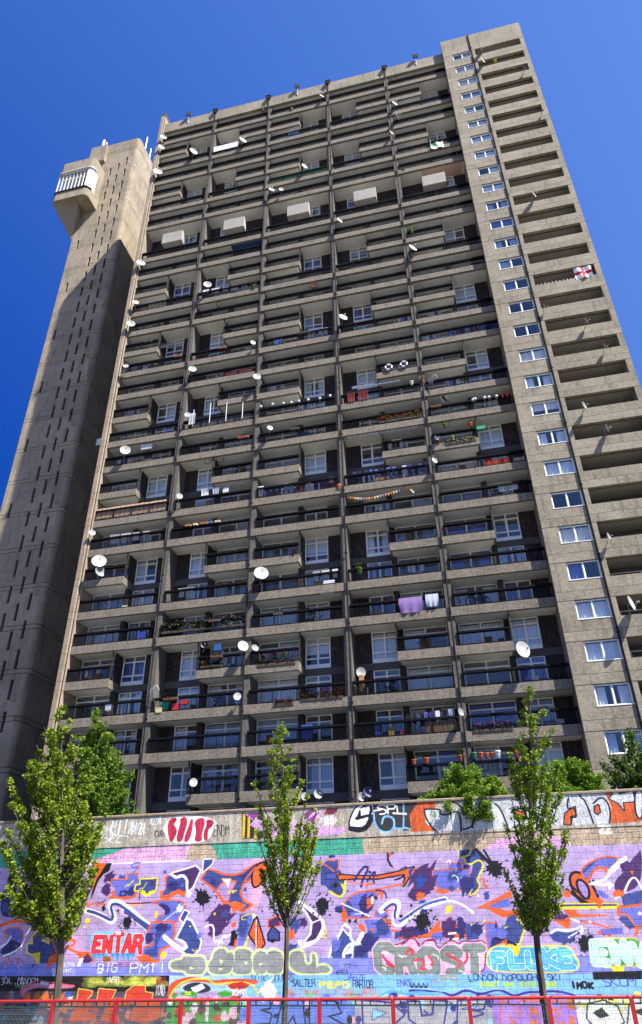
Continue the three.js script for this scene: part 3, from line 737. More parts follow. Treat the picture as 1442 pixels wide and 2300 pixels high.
["P","#3d9be0",[703,222,724,221,716,204]],
["P","#3d9be0",[722,221,743,221,737,190]],
["P","#3d9be0",[748,221,769,221,762,196]],
["P","#3d9be0",[768,221,789,221,783,189]],
["P","#3d9be0",[787,221,808,221,800,201]],
["R","#a05a20",690,202,30,12],
["T","BiG",[658,160,744,189],"","#f4f2fa",5,"s",0],
["T","PM1!",[793,159,945,188],"","#f4f2fa",5,"s",0],
["T","OLEMA",[500,178,560,192],"","#f4f2fa",2,"s",0],
["T","BIG PM1!",[464,159,561,172],"","#f4f2fa",2,"s",0],
["T","RED",[726,179,814,191],"","#c01c50",2,"s",0],
["B","#d8e8a0",[954,188,972,195,1003,197,1005,210,1033,209,1046,207,1082,209,1099,192,1098,163,1081,153,1026,153,1015,168,963,166],"#d8e8a0",9],
["B","#d8e8a0",[1106,187,1126,197,1125,216,1142,233,1173,233,1180,215,1198,223,1211,206,1206,172,1190,152,1117,153],"#d8e8a0",9],
["B","#d8e8a0",[1210,225,1233,234,1270,227,1279,215,1271,205,1283,186,1279,158,1261,152,1207,153,1206,182,1214,196],"#d8e8a0",9],
["B","#d8e8a0",[1283,210,1306,226,1330,221,1342,205,1337,186,1338,157,1308,152,1284,158],"#d8e8a0",9],
["B","#d8e8a0",[1333,219,1365,228,1398,214,1401,185,1396,157,1367,152,1332,157],"#d8e8a0",9],
["B","#8f9292",[954,188,972,195,1003,197,1005,210,1033,209,1046,207,1082,209,1099,192,1098,163,1081,153,1026,153,1015,168,963,166]],
["B","#8f9292",[1106,187,1126,197,1125,216,1142,233,1173,233,1180,215,1198,223,1211,206,1206,172,1190,152,1117,153]],
["B","#8f9292",[1210,225,1233,234,1270,227,1279,215,1271,205,1283,186,1279,158,1261,152,1207,153,1206,182,1214,196]],
["B","#8f9292",[1283,210,1306,226,1330,221,1342,205,1337,186,1338,157,1308,152,1284,158]],
["B","#8f9292",[1333,219,1365,228,1398,214,1401,185,1396,157,1367,152,1332,157]],
["B","#d8e8a0",[1418,211,1447,225,1476,220,1482,177,1511,182,1506,215,1523,210,1522,168,1534,177,1568,177,1582,154,1430,153],"#d8e8a0",9],
["B","#8f9292",[1418,211,1447,225,1476,220,1482,177,1511,182,1506,215,1523,210,1522,168,1534,177,1568,177,1582,154,1430,153]],
["P","#d8e8a0",[1036,178,1055,170,1034,168]],
["P","#d8e8a0",[1150,201,1169,194,1158,182]],
["P","#d8e8a0",[1247,191,1265,191,1257,179]],
["P","#d8e8a0",[1307,186,1322,186,1310,176]],
["P","#d8e8a0",[1146,172,1170,172,1159,163]],
["B","#eeb6d8",[1730,210,1750,226,1747,236,1767,244,1794,236,1826,236,1851,246,1858,254,1877,257,1895,245,1908,224,1919,245,1944,252,1963,250,1952,145,1901,144,1880,151,1859,151,1829,156,1795,153,1770,150,1749,159,1751,187,1745,197],"#8c1838",4],
["B","#eeb6d8",[1835,237,1858,244,1870,258,1891,251,1895,232,1911,227,1918,246,1940,248,1957,248,1960,231,1976,222,2000,245,2027,247,2041,233,2054,247,2090,242,2136,248,2123,185,2117,163,2101,158,2104,145,2062,141,1989,146,1909,144,1861,150,1829,160],"#8c1838",4],
["T","CROST",[1736,146,2129,235],"#7d8a84","#efbcd9",4,"s",0],
["S","#d8404c",8,[1768,207,1776,192,1803,176,1808,169,1782,182]],
["S","#d8404c",8,[1852,212,1865,225,1880,222,1873,207]],
["S","#d8404c",8,[1878,191,1912,196,1913,176,1891,166,1918,163]],
["S","#d8404c",8,[1931,204,1950,186,1939,177]],
["S","#d8404c",8,[1996,208,2021,195,2041,185,2034,172]],
["S","#d8404c",8,[2065,208,2068,190,2051,181]],
["S","#d8e0d0",5,[1771,217,1784,215,1782,210]],
["S","#d8e0d0",5,[1827,206,1839,204,1837,199]],
["S","#d8e0d0",5,[1765,171,1778,169,1776,164]],
["S","#d8e0d0",5,[1947,208,1968,204,1965,195]],
["S","#d8e0d0",5,[2033,160,2053,156,2050,148]],
["S","#d8e0d0",5,[2102,207,2122,203,2119,194]],
["B","#f2dc50",[2127,195,2141,223,2171,235,2214,230,2279,231,2365,233,2417,230,2423,207,2440,184,2429,157,2381,152,2266,152,2148,154,2129,172]],
["B","#4fb0ee",[2132,195,2147,221,2173,230,2213,225,2278,227,2364,228,2411,225,2417,202,2432,182,2425,161,2382,156,2266,157,2149,159,2135,176]],
["P","#f5de2b",[2218,225,2252,229,2243,208,2230,197]],
["P","#f5de2b",[2343,228,2364,228,2366,207,2353,198]],
["P","#f5de2b",[2274,199,2285,185,2275,176]],
["T","FLUKE",[2147,165,2423,218],"#5cbcf4","#f4f2fa",2.5,"s",0],
["B","#e8d640",[2483,216,2504,243,2532,252,2579,251,2652,251,2631,165,2580,170,2544,165,2503,165,2482,188]],
["B","#4c9c48",[2486,213,2506,241,2534,248,2578,248,2651,248,2632,169,2581,173,2545,170,2504,170,2488,190]],
["T","eNV",[2479,172,2664,245],"#bfe8e4","#f6ffff",2,"s",0],
["P","#f5de2b",[2534,168,2575,167,2567,143,2556,152,2545,139,2541,152]],
["LOW"],
["P","#0a0a10",[2472,154,2629,157,2623,134,2471,133]],
["T","SKUM",[2497,116,2603,138],"","#3a2a90",3,"s",0],
["T","LONDON.DOPOUGHE.SKI",[2061,131,2373,148],"","#20205c",3,"s",0],
["T","LTFO",[1942,130,2021,145],"","#c09030",4,"s",0],
["T","IMOK",[2394,108,2469,128],"#101018","",0,"s",0],
["T","PHUCT SPL RICE KORE",[2099,113,2351,127],"#b8d83c","",0,"s",0],
["T","WWWW",[1857,110,1922,124],"","#101020",3,"s",0],
["T","3DA..MANDEM",[245,123,410,144],"","#f4f2fa",3,"s",0],
["T","INSR",[309,112,361,126],"","#e8f0c0",2,"s",0],
["T","INSR",[696,128,754,146],"","#f4f2fa",3,"s",0],
["T","TUNO",[906,89,943,118],"","#f4f2fa",3,"s",0.2],
["T","ADE10",[905,123,943,143],"","#a01828",3,"s",0],
["B","#c87896",[342,89,336,113,400,128,468,123,567,121,575,111,491,108,403,113,360,98,358,79]],
["B","#9cc8e0",[411,123,431,137,460,128,462,118]],
["S","#e0485c",4,[344,79,340,111,394,126,401,138,467,128,567,119]],
["P","#cf4028",[589,108,648,101,644,89,627,75,589,75],"#e8e060",3],
["P","#cf4028",[673,108,744,104,729,75,672,75],"#e8e060",3],
["P","#cf4028",[789,101,818,118,862,118,864,99,896,94,892,75,786,75],"#e8e060",3],
["P","#d86a28",[361,91,379,101,392,74,359,74]],
["P","#d86a28",[401,91,419,101,432,74,399,74]],
["P","#d86a28",[441,91,459,101,471,74,438,74]],
["P","#d86a28",[481,91,499,101,511,74,478,74]],
["P","#d86a28",[520,91,538,101,550,74,517,74]],
["R","#2860c0",546,91,20,14],
["T","OK",[547,74,571,84],"#ffffff","",0,"s",0],
["S","#58a8e0",7,[1732,77,1754,91,1787,102,1820,99,1851,91,1884,102,1917,100]],
["S","#3a2a90",7,[1856,103,1890,108,1928,101,1967,103,1998,85,2050,108,2096,90,2152,108,2183,99,2207,86,2246,99,2288,99,2341,103,2391,95,2410,86]],
["S","#9ad0f0",4,[1856,109,1923,108,1978,99,2050,113,2097,97,2153,112,2194,103]],
["T","PEPD",[1533,111,1646,129],"#f0dc40","",0,"s",0],
["T","BBTJ * AKIT. FIGAZ JARS",[1410,90,1731,108],"","#e86a28",3,"s",0],
["T","SALTER",[1430,117,1522,136],"","#181838",3,"s",0],
["T","HARIOR",[1656,111,1729,133],"","#181838",3,"s",0],
["T","JABZE",[1626,133,1705,151],"","#4a3ab0",3,"s",0],
["T","ENKS",[1813,117,1866,133],"","#4a3ab0",3,"s",0],
["T","ARSELA",[1596,151,1639,163],"","#1c4040",2,"s",0],
["T","NOIK JOUNRS",[1279,129,1442,152],"","#303050",2,"s",0],
["S","#1c5050",3,[1633,172,1628,179,1636,184,1642,178,1649,182,1650,176,1641,170]],
["B","#e05030",[954,107,966,130,1032,147,1088,142,1143,130,1172,139,1309,137,1303,120,1179,121,1150,121,1089,130,1028,130,981,107,972,79,957,78]],
["S","#f0d040",7,[965,83,980,116,1045,140,1118,139,1132,121,1173,125,1297,130,1305,88]],
["B","#30303c",[1000,107,1046,130,1107,125,1133,102,1074,93]],
["P","#e8eef8",[1045,111,1089,125,1102,111,1061,93]],
["R","#40a030",1043,93,60,14],
["R","#40a030",1181,93,50,14],
["R","#b83020",1233,116,60,18],
["T","VOYNX",[1205,88,1263,107],"","#f4f2fa",3,"s",0],
["R","#f4f0e8",1345,102,50,40],
["T","YZK",[1022,90,1049,100],"#d8e040","",0,"s",0],
["T","WAS",[578,630,653,674],"","#dfe6ec",5,"s",0.2],
["T","MULT",[638,641,713,696],"","#dfe6ec",5,"s",0.2],
["T","ANVZA",[721,641,794,684],"","#dfe6ec",5,"s",0.2],
["T","XC",[607,609,722,634],"","#dfe6ec",5,"s",0.2],
["T","SNEZ CIRA",[811,674,862,701],"","#dfe6ec",3,"s",0],
["T","CIRT",[840,627,887,649],"","#1c1c20",4,"s",0],
["B","#f4f2fa",[870,657,900,698,969,703,1038,697,1100,680,1114,665,1096,643,1079,595,911,598,887,634]],
["B","#b02540",[894,659,898,692,928,699,936,684,917,670,943,649,924,603,910,604,900,633]],
["B","#b02540",[946,693,976,699,982,670,974,647,965,602,938,603,941,637,951,672]],
["B","#b02540",[989,664,997,690,1008,684,1003,629,992,601,971,602,978,636]],
["B","#b02540",[1008,681,1052,694,1060,667,1047,627,1052,601,1015,601,1025,640]],
["B","#b02540",[1062,685,1103,677,1092,654,1072,644,1078,603,1059,603,1053,633,1068,661]],
["T","ENDM",[1099,617,1166,657],"","#202024",3,"s",0],
["P","#2a2a2c",[1217,698,1309,697,1312,603,1221,604]],
["P","#e0b428",[1222,695,1233,695,1233,606,1222,606]],
["P","#e0b428",[1243,694,1254,694,1254,605,1243,606]],
["P","#e0b428",[1273,693,1284,692,1283,604,1272,605]],
["P","#e0b428",[1516,711,1526,710,1522,665,1512,665]],
["P","#e0b428",[1539,710,1549,709,1544,664,1534,664]],
["P","#c79ad2",[1252,654,1277,678,1336,656,1427,658,1478,667,1529,693,1542,713,1554,681,1516,648,1553,636,1659,626,1627,605,1477,602,1344,610]],
["P","#8a3a90",[1230,698,1303,692,1257,673]],
["P","#7a3080",[1478,684,1529,713,1529,702,1490,666]],
["P","#8a3a90",[1490,661,1541,690,1516,654]],
["S","#e8d8f0",2,[1237,695,1284,658,1344,616]],
["R","#70243c",1592,690,40,20],
["R","#d8d0d4",1579,657,60,26],
["R","#70243c",1426,703,20,10],
["B","#f4f2fa",[1662,646,1689,698,1713,706,1755,714,1763,701,1756,667,1752,648,1733,621,1699,612,1672,621],"#0b0a18",6],
["S","#0b0a18",13,[1701,660,1709,697,1755,708,1751,667,1694,660]],
["S","#0b0a18",20,[1668,624,1699,618,1730,624,1748,648,1751,664]],
["P","#f4f2fa",[1709,694,1748,705,1743,673,1712,669]],
["S","#0b0a18",6,[1692,658,1705,666,1749,665]],
["P","#2e2c30",[1766,710,1940,713,1921,650,1908,608,1874,609,1838,623,1820,605,1787,607,1768,632,1762,670]],
["S","#7ab4e4",8,[1762,676,1762,642,1780,613,1807,603,1834,614,1843,638,1834,660,1797,665,1792,637]],
["S","#7ab4e4",8,[1842,620,1868,613,1879,621,1908,610]],
["S","#7ab4e4",7,[1882,711,1880,658,1875,622]],
["S","#7ab4e4",7,[1939,705,1930,674,1918,650]],
["T","SPL",[1777,672,1892,704],"","#f4f2fa",7,"s",0],
["S","#f4f2fa",6,[1761,684,1792,687]],
["S","#f4f2fa",7,[1839,672,1889,667]],
["P","#b0552a",[1939,705,1997,713,1997,678,1980,608,1930,603,1904,611,1910,638,1929,659]],
["R","#7a3a20",1971,685,30,30],
["P","#c0531f",[1902,663,1944,714,2007,714,1996,603,1903,603]],
["P","#b9bcc2",[1960,681,2010,684,2053,680,2109,686,2123,705,2283,720,2491,724,2634,720,2649,658,2631,604,2433,602,2098,599,1996,603,1962,632]],
["P","#c0531f",[2629,721,2766,724,2737,605,2631,602,2643,658]],
["S","#0b0a18",6,[1960,678,1962,638,1996,603]],
["S","#0b0a18",6,[1960,681,2028,681,2014,664,2044,654,2102,677,2092,599]],
["S","#0b0a18",6,[2006,711,2112,711,2108,654]],
["S","#0b0a18",6,[2135,608,2150,675,2192,673,2201,650,2169,635,2145,636]],
["P","#c0531f",[2170,666,2200,664,2200,642,2170,643],"#0b0a18",4],
["S","#0b0a18",6,[2230,688,2252,676,2265,603]],
["S","#0b0a18",6,[2099,604,2159,607,2144,675]],
["P","#c0531f",[2292,663,2337,650,2328,628],"#0b0a18",5],
["S","#0b0a18",6,[2292,663,2366,682,2375,598]],
["P","#c0531f",[2478,643,2517,664,2514,636,2493,632,2491,605,2468,606],"#0b0a18",4],
["S","#0b0a18",6,[2499,693,2483,654,2514,664,2517,625,2496,632,2493,605]],
["S","#0b0a18",6,[2539,719,2542,690,2559,690,2570,607]],
["S","#0b0a18",6,[2584,672,2612,698,2636,675,2638,636,2626,604]],
["P","#c0531f",[2587,661,2600,665,2600,643,2590,636,2584,644],"#0b0a18",5],
["P","#c8cbd0",[2644,686,2677,720,2680,698,2728,709,2728,673,2686,672,2685,645,2673,668],"#0b0a18",4],
["B","#c8cbd0",[2732,681,2746,714,2764,716,2739,613,2724,622],"#0b0a18",6],
["T","ZZ",[2584,569,2629,596],"#e4e0dc","",0,"s",0]
];

{
  const CW = 2048, CH = 512, WX = -200, WW = 3200, WH = 720; // canvas covers 32 m x 7.2 m of wall
  const cv = document.createElement('canvas'); cv.width = CW; cv.height = CH; const c = cv.getContext('2d');
  const fx = (x) => (x - WX) / WW * CW, fy = (y) => CH - y / WH * CH, k = CW / WW;
  const fill = (col, x0, x1, y0, y1) => { c.fillStyle = col; c.fillRect(fx(x0), fy(y1), fx(x1) - fx(x0), fy(y0) - fy(y1)); };
  fill('#a79e90', WX, WX + WW, 0, WH);
  fill('#ae9b84', WX, WX + WW, 533, 591);
  fill('#3f9d85', WX, 700, 533, 592); fill('#d3a3ca', 560, 1000, 533, 591); fill('#3f9d85', 1090, 1712, 533, 591);
  c.fillStyle = '#3f9d85'; c.beginPath(); c.moveTo(fx(480), fy(592)); c.lineTo(fx(720), fy(592)); c.quadraticCurveTo(fx(640), fy(560), fx(480), fy(533)); c.fill();
  c.fillStyle = '#b3a088'; c.beginPath(); c.moveTo(fx(985), fy(533)); c.quadraticCurveTo(fx(990), fy(580), fx(1010), fy(592)); c.lineTo(fx(1080), fy(592)); c.quadraticCurveTo(fx(1115), fy(575), fx(1120), fy(533)); c.fill();
  c.fillStyle = '#d3a0cc'; c.beginPath(); c.ellipse(fx(2330), fy(532), 150 * k, 52 * k, 0, Math.PI, 0); c.fill();
  fill('#b19ac8', WX, WX + WW, 0, 533);
  fill('#f0ebf4', 560, 1010, 531, 536);
  let q = 77; const R = () => { q = Math.imul(q ^ q >>> 15, 2246822519) + 374761393 | 0; return ((q ^ q >>> 13) >>> 0) / 4294967296; };
  const path = (p, smooth, close) => {
    c.beginPath(); const n = p.length / 2, P = (i) => [fx(p[2 * ((i + n) % n)]), fy(p[2 * ((i + n) % n) + 1])];
    if (!smooth) { c.moveTo(...P(0)); for (let i = 1; i < n; i++) c.lineTo(...P(i)); if (close) c.closePath(); return; }
    const m = (a, b) => [(a[0] + b[0]) / 2, (a[1] + b[1]) / 2];
    if (close) { c.moveTo(...m(P(-1), P(0))); for (let i = 0; i < n; i++) c.quadraticCurveTo(...P(i), ...m(P(i), P(i + 1))); c.closePath(); }
    else { c.moveTo(...P(0)); for (let i = 1; i < n - 1; i++) c.quadraticCurveTo(...P(i), ...(i === n - 2 ? P(n - 1) : m(P(i), P(i + 1)))); if (n === 2) c.lineTo(...P(1)); }
  };
  const LET = { 'A': '002640 1232', 'B': '000636453303 334210 3000', 'C': '45361605011030', 'D': '000626444220', 'E': '46060040 0333', 'F': '460600 0333', 'G': '4536160501103041 4143 4323', 'H': '0006 4046 0343', 'I': '2026', 'J': '46411000', 'K': '0006 4603 0340', 'L': '060040', 'M': '0006234640', 'N': '00064046', 'O': '160501103041453616', 'P': '000636453303', 'Q': '160501103041453616 3140', 'R': '000636453303 3340', 'S': '45361605043342413010', 'T': '0646 2620', 'U': '0601103041 4146', 'V': '062046', 'W': '0610233046', 'X': '0046 0640', 'Y': '0623 4623 2320', 'Z': '06460040', '0': '1605011030414536 3616', '1': '152620', '3': '053645332342413010', '5': '46060334413000', '*': '2125 0343 0541 0145', '!': '2622 2120', '.': '2021', '/': '0046' };
  const draw = {
    P: ([, col, p, st, sw]) => { path(p, false, true); if (st) { c.strokeStyle = st; c.lineWidth = sw * 2 * k; c.lineJoin = 'round'; c.stroke(); } c.fillStyle = col; c.fill(); },
    B: ([, col, p, st, sw]) => { path(p, true, true); if (st) { c.strokeStyle = st; c.lineWidth = sw * 2 * k; c.stroke(); } c.fillStyle = col; c.fill(); },
    S: ([, col, sw, p]) => { path(p, true, false); c.strokeStyle = col; c.lineWidth = sw * k; c.lineCap = 'round'; c.lineJoin = 'round'; c.stroke(); },
    K: ([, col, x, y, r]) => { // paint splat: body, spikes, drops
      c.fillStyle = col; c.beginPath(); const n = 26;
      for (let i = 0; i < n; i++) { const a = i / n * 6.283, d = r * (i % 2 ? .45 + R() * .3 : .6 + R() * .5) * k; c.lineTo(fx(x) + Math.cos(a) * d, fy(y) + Math.sin(a) * d * 1.1); } c.fill();
      if (r > 10) for (let i = 0; i < 14; i++) { const a = R() * 6.283, d = r * (1 + R() * .55) * k; c.beginPath(); c.arc(fx(x) + Math.cos(a) * d, fy(y) + Math.sin(a) * d, (1 + R() * r * .09) * k, 0, 7); c.fill(); }
    },
    R: ([, col, x, y, rx0, ry0]) => { // brushed patch: angular body with tapering slashes along one direction
      const rx = rx0 * .8, ry = ry0 * .8, a = .75 + (R() - .5) * .7, ca = Math.cos(a), sa = Math.sin(a), P = (u, v) => [fx(x + u), fy(y + v)]; c.fillStyle = col;
      c.beginPath(); const n = 9; for (let i = 0; i < n; i++) { const q = i / n * 6.283 + R() * .3, d = .6 + R() * .34; c.lineTo(...P(Math.cos(q) * rx * d, Math.sin(q) * ry * d)); } c.fill();
      const m = 6 + Math.round((rx + ry) / 9);
      for (let i = 0; i < m; i++) { const q = R() * 6.283, px = Math.cos(q) * rx * .62, py = Math.sin(q) * ry * .62, s = (R() < .5 ? -1 : 1), l = (.35 + R() * .5) * Math.min(rx, ry) * 1.2, h = (.05 + R() * .09) * Math.min(rx, ry) + 1; c.beginPath(); c.moveTo(...P(px - sa * h * 2, py + ca * h * 2)); c.lineTo(...P(px + s * ca * l, py + s * sa * l)); c.lineTo(...P(px + sa * h * 2, py - ca * h * 2)); c.fill(); }
    },
    T: ([, s, b, col, st, sw, , skew]) => { // hand lettering from stroked letter skeletons
      if (!s) return; const x0 = fx(b[0]), x1 = fx(b[2]), y0 = fy(b[1]), y1 = fy(b[3]), cw = (x1 - x0) / s.length, ht = y0 - y1, fat = !!col, strokes = [];
      for (let i = 0; i < s.length; i++) {
        const L = LET[s[i].toUpperCase()]; if (!L) continue; const jx = (R() - .5) * .12, jy = (R() - .5) * .14, js = 1 + (R() - .5) * .16, tl = (R() - .5) * .24 + (skew || 0), pad = fat ? .16 : .08;
        for (const st1 of L.split(' ')) strokes.push(st1.match(/../g).map((p) => { const u = (+p[0] / 4) * js, v = (+p[1] / 6) * js * (fat ? .78 : 1) + (fat ? .11 : 0) + jy; return [x0 + (i + pad + u * (1 - 2 * pad) + jx + (v - .5) * tl) * cw, y0 - v * ht]; }));
      }
      const go = (color, wd) => { c.strokeStyle = color; c.lineWidth = wd; c.lineCap = c.lineJoin = 'round'; for (const p of strokes) { c.beginPath(); c.moveTo(...p[0]); for (let i = 1; i < p.length; i++) c.lineTo(...p[i]); c.stroke(); } };
      if (fat) { const w0 = Math.min(cw * .42, ht * .3); if (st) go(st, w0 + sw * 2 * k); go(col, w0); if (st && w0 > 5) { c.globalAlpha = .55; go(st, Math.max(.7, sw * k * .35)); c.globalAlpha = 1; } }
      else go(st, Math.max(1.1, sw * k * .8));
    },
    BAND: ([, , , col]) => { fill('#7f86dc', WX, 960, 149, 178); fill(col, 960, WX + WW, 149, 200); for (let i = 0; i < 40; i++) fill(R() < .5 ? '#8a8ee2' : '#767ed2', 200 + i * 64, 200 + i * 64 + 44, 149 + 21 * Math.floor(R() * 2), 170 + 21); },
    HAZE: () => {},
    LOW: () => {
      fill('#100e12', WX, 957, 0, 149); fill('#a6cbe6', 957, 1250, 100, 149); fill('#7fb8ea', 1250, WX + WW, 85, 149);
      for (let i = 0; i < 60; i++) { const x = 620 + R() * 330, y = 118 + R() * 24; c.fillStyle = 'rgba(214,222,84,.35)'; c.beginPath(); c.ellipse(fx(x), fy(y), (8 + R() * 26) * k, (4 + R() * 12) * k, 0, 0, 7); c.fill(); }
      const zones = [[162, 957, ['#5c4a52', '#a0513a', '#7c8894', '#3c3440', '#b46a50', '#4a5a78']], [957, 1240, ['#4a9a3c', '#d8b0bc', '#58423c', '#d8c8d0', '#b8502c']], [1240, 1660, ['#5f7ad6', '#6f88dc', '#11131c', '#7cc0a8', '#5870cc', '#e4a8b8']], [1660, 2130, ['#a4a4aa', '#b0b0b4', '#3c3488', '#a9a9ae', '#9ccaea', '#a0a0a6']], [2130, 2400, ['#a878d8', '#b080dc', '#e07038', '#9c6ccc', '#cf6a48']], [2400, 3000, ['#d8dcd4', '#e4e6e0', '#22242c', '#88a8d8', '#e0d878', '#dfe2dc']]];
      for (const [a, b, cols] of zones) {
        fill(cols[0], a, b, 0, a < 957 ? 100 : 78);
        const step = 30; for (let x = a; x < b - 10; x += step) for (let j = 0; j < 5; j++) { c.fillStyle = cols[Math.floor(R() * cols.length)]; c.beginPath(); const y = R() * 84, w = 14 + R() * 30, h = 10 + R() * 26; c.moveTo(fx(x), fy(y)); c.bezierCurveTo(fx(x + w * .3), fy(y + h), fx(x + w), fy(y + h * .8), fx(x + w), fy(y)); c.bezierCurveTo(fx(x + w * .8), fy(y - h * .6), fx(x + w * .3), fy(y - h * .4), fx(x), fy(y)); c.fill(); }
      }
      // large piece letters seen through the fence: outlined slabs
      const slab = (f, st, sw, ...ps) => { for (const p of ps) { path(p, false, true); c.strokeStyle = st; c.lineWidth = sw * 2 * k; c.lineJoin = 'round'; c.stroke(); } for (const p of ps) { path(p, false, true); c.fillStyle = f; c.fill(); } };
      slab('#b5502c', '#3a4a86', 3, [560, 5, 600, 80, 660, 75, 640, 40, 690, 30, 640, 5], [690, 5, 720, 84, 800, 80, 790, 50, 750, 48, 780, 5], [810, 10, 830, 80, 940, 76, 930, 20, 880, 4]);
      slab('#6a84de', '#0d1018', 5, [1270, 4, 1275, 70, 1360, 76, 1350, 52, 1310, 46, 1355, 34, 1350, 8], [1380, 4, 1400, 74, 1470, 76, 1480, 6, 1450, 6, 1440, 34, 1415, 6], [1500, 6, 1500, 74, 1590, 70, 1610, 40, 1560, 30, 1620, 4]);
      slab('#acacb2', '#3a3088', 6, [1690, 0, 1690, 74, 1790, 66, 1830, 36, 1780, 0], [1850, 70, 1850, 24, 1890, 0, 1960, 6, 1980, 72, 1940, 74, 1930, 34, 1890, 30, 1885, 70], [2010, 0, 2020, 74, 2110, 76, 2100, 54, 2050, 50, 2095, 40, 2050, 30, 2050, 0]); slab('#8cc8ee', '#3a3088', 2, [1720, 20, 1725, 50, 1770, 40], [2030, 52, 2085, 64, 2070, 54]);
      slab('#ac80dc', '#dc6c30', 4, [2150, 0, 2165, 70, 2190, 70, 2220, 30, 2225, 74, 2255, 74, 2245, 0, 2215, 0, 2185, 40, 2180, 0], [2280, 2, 2280, 72, 2360, 74, 2350, 56, 2310, 52, 2345, 40, 2310, 26, 2360, 6]);
      slab('#e2e4de', '#16181e', 4, [2430, 30, 2440, 66, 2490, 76, 2530, 60, 2540, 20, 2500, 0, 2450, 4], [2550, 10, 2570, 66, 2640, 72, 2690, 40, 2640, 0]); slab('#16181e', '#d8d868', 1, [2450, 44, 2480, 58, 2500, 36, 2470, 30], [2570, 48, 2620, 60, 2600, 38]);
    },
  };
  for (const s of PAINT) draw[s[0]](s);
  // brush grain, sprayed mist, dirt runs below the coping, per-block tone
  const im = c.getImageData(0, 0, CW, CH), N = noiseField(512, 200, 301), B = noiseField(512, 24, 302), S = noiseField(512, 90, 303);
  for (let y = 0; y < CH; y++) for (let x = 0; x < CW; x++) {
    const o = (y * CW + x) * 4, i = y * 512 + x % 512, hgt = (CH - y) / CH * WH; let m = 1 + (N[i] - .5) * .16 + (B[i] - .5) * .12;
    if (hgt > 533) { m *= 1 + (S[(y >> 3) * 512 + (x * 3) % 512] - .5) * .3 + (N[i] - .5) * .2; }
    const bx = Math.floor((x / CW * WW + (Math.floor(hgt / 21) % 2) * 22) / 44), by = Math.floor(hgt / 21), hsh = Math.sin(bx * 127.1 + by * 311.7) * 43758.5453; m *= .965 + .07 * (hsh - Math.floor(hsh));
    for (let j = 0; j < 3; j++) im.data[o + j] = Math.min(255, im.data[o + j] * m);
  }
  c.putImageData(im, 0, 0);
  const t = new THREE.CanvasTexture(cv); t.colorSpace = THREE.SRGBColorSpace; t.wrapS = t.wrapT = THREE.ClampToEdgeWrapping; t.repeat.set(100 / WW, 100 / WH); t.offset.set(-WX / WW, 0); t.needsUpdate = true;
  const paint = std({ map: t, roughness: .62 });
  M.coping = M.pave;

  const Z = 14.5, wall = thing('graffiti_wall', 'long block wall covered in purple, blue and orange graffiti below a painted concrete parapet', 'wall');
  const X0 = -14, X1 = 44, A = 0.2, Bx = 28.4; // single blocks between A and Bx
  part('wall_core', merge([box(X0, X1, 0, 5.905, 14.12, Z - .018), box(X0, A, 0, 5.325, Z - .018, Z), box(Bx, X1, 0, 5.325, Z - .018, Z)]), paint, wall);
  const blocks = [];
  const lay = (y, h, w, off, z) => { for (let x = A - off; x < Bx; x += w) { const a = Math.max(A, x), b = Math.min(Bx, x + w); if (b - a > .05) blocks.push([a, b, y, y + h, z]); } };
  let row = 0; for (let y = 5.33 - .21; y > -.2; y -= .21, row++) lay(Math.max(0, y), .21 - Math.max(0, -y), .44, row % 2 ? .22 : 0, Z);
  for (let i = 0; i < 3; i++) lay(5.335 + i * .19, .185, .385, i % 2 ? .19 : .05, Z - .006);
  const eye = camera.position, dist = (b) => (b[2] < .15 ? 99 : 0) + Math.hypot((b[0] + b[1]) / 2 - eye.x, b[2] - eye.y, Z - eye.z) * ((b[1] - b[0]) < .3 ? 1.3 : 1);
  blocks.sort((a, b) => dist(a) - dist(b));
  const geo = ([a, b, y0, y1, z]) => plate(a + .004, b - .004, y0 + .004, y1 - .004, Z - .03, z + rr(-.0015, .0025), .007);
  for (let i = 0; i < 300; i++) part('wall_block', geo(blocks[i]), paint, wall);
  const rest = part('wall_blocks', merge(blocks.slice(300).map(geo)), paint, wall); rest.userData.kind = 'stuff';
  // parapet panels and coping
  const cuts = [X0, -8, -4.2, -.5, 2.4, 7.85, 12.2, 17.3, 20.6, 22.1, 25.0, 28.8, 33, 38, X1];
  for (let i = 1; i < cuts.length; i++) {
    part('parapet_panel', plate(cuts[i - 1] + .006, cuts[i] - .006, 5.91, 7.06, 14.2, Z + .012, .015), paint, wall);
    part('coping_stone', plate(cuts[i - 1] + .004, cuts[i] - .004, 7.062, 7.165, 14.12, Z + .045, .02), M.fin, wall);
  }
}

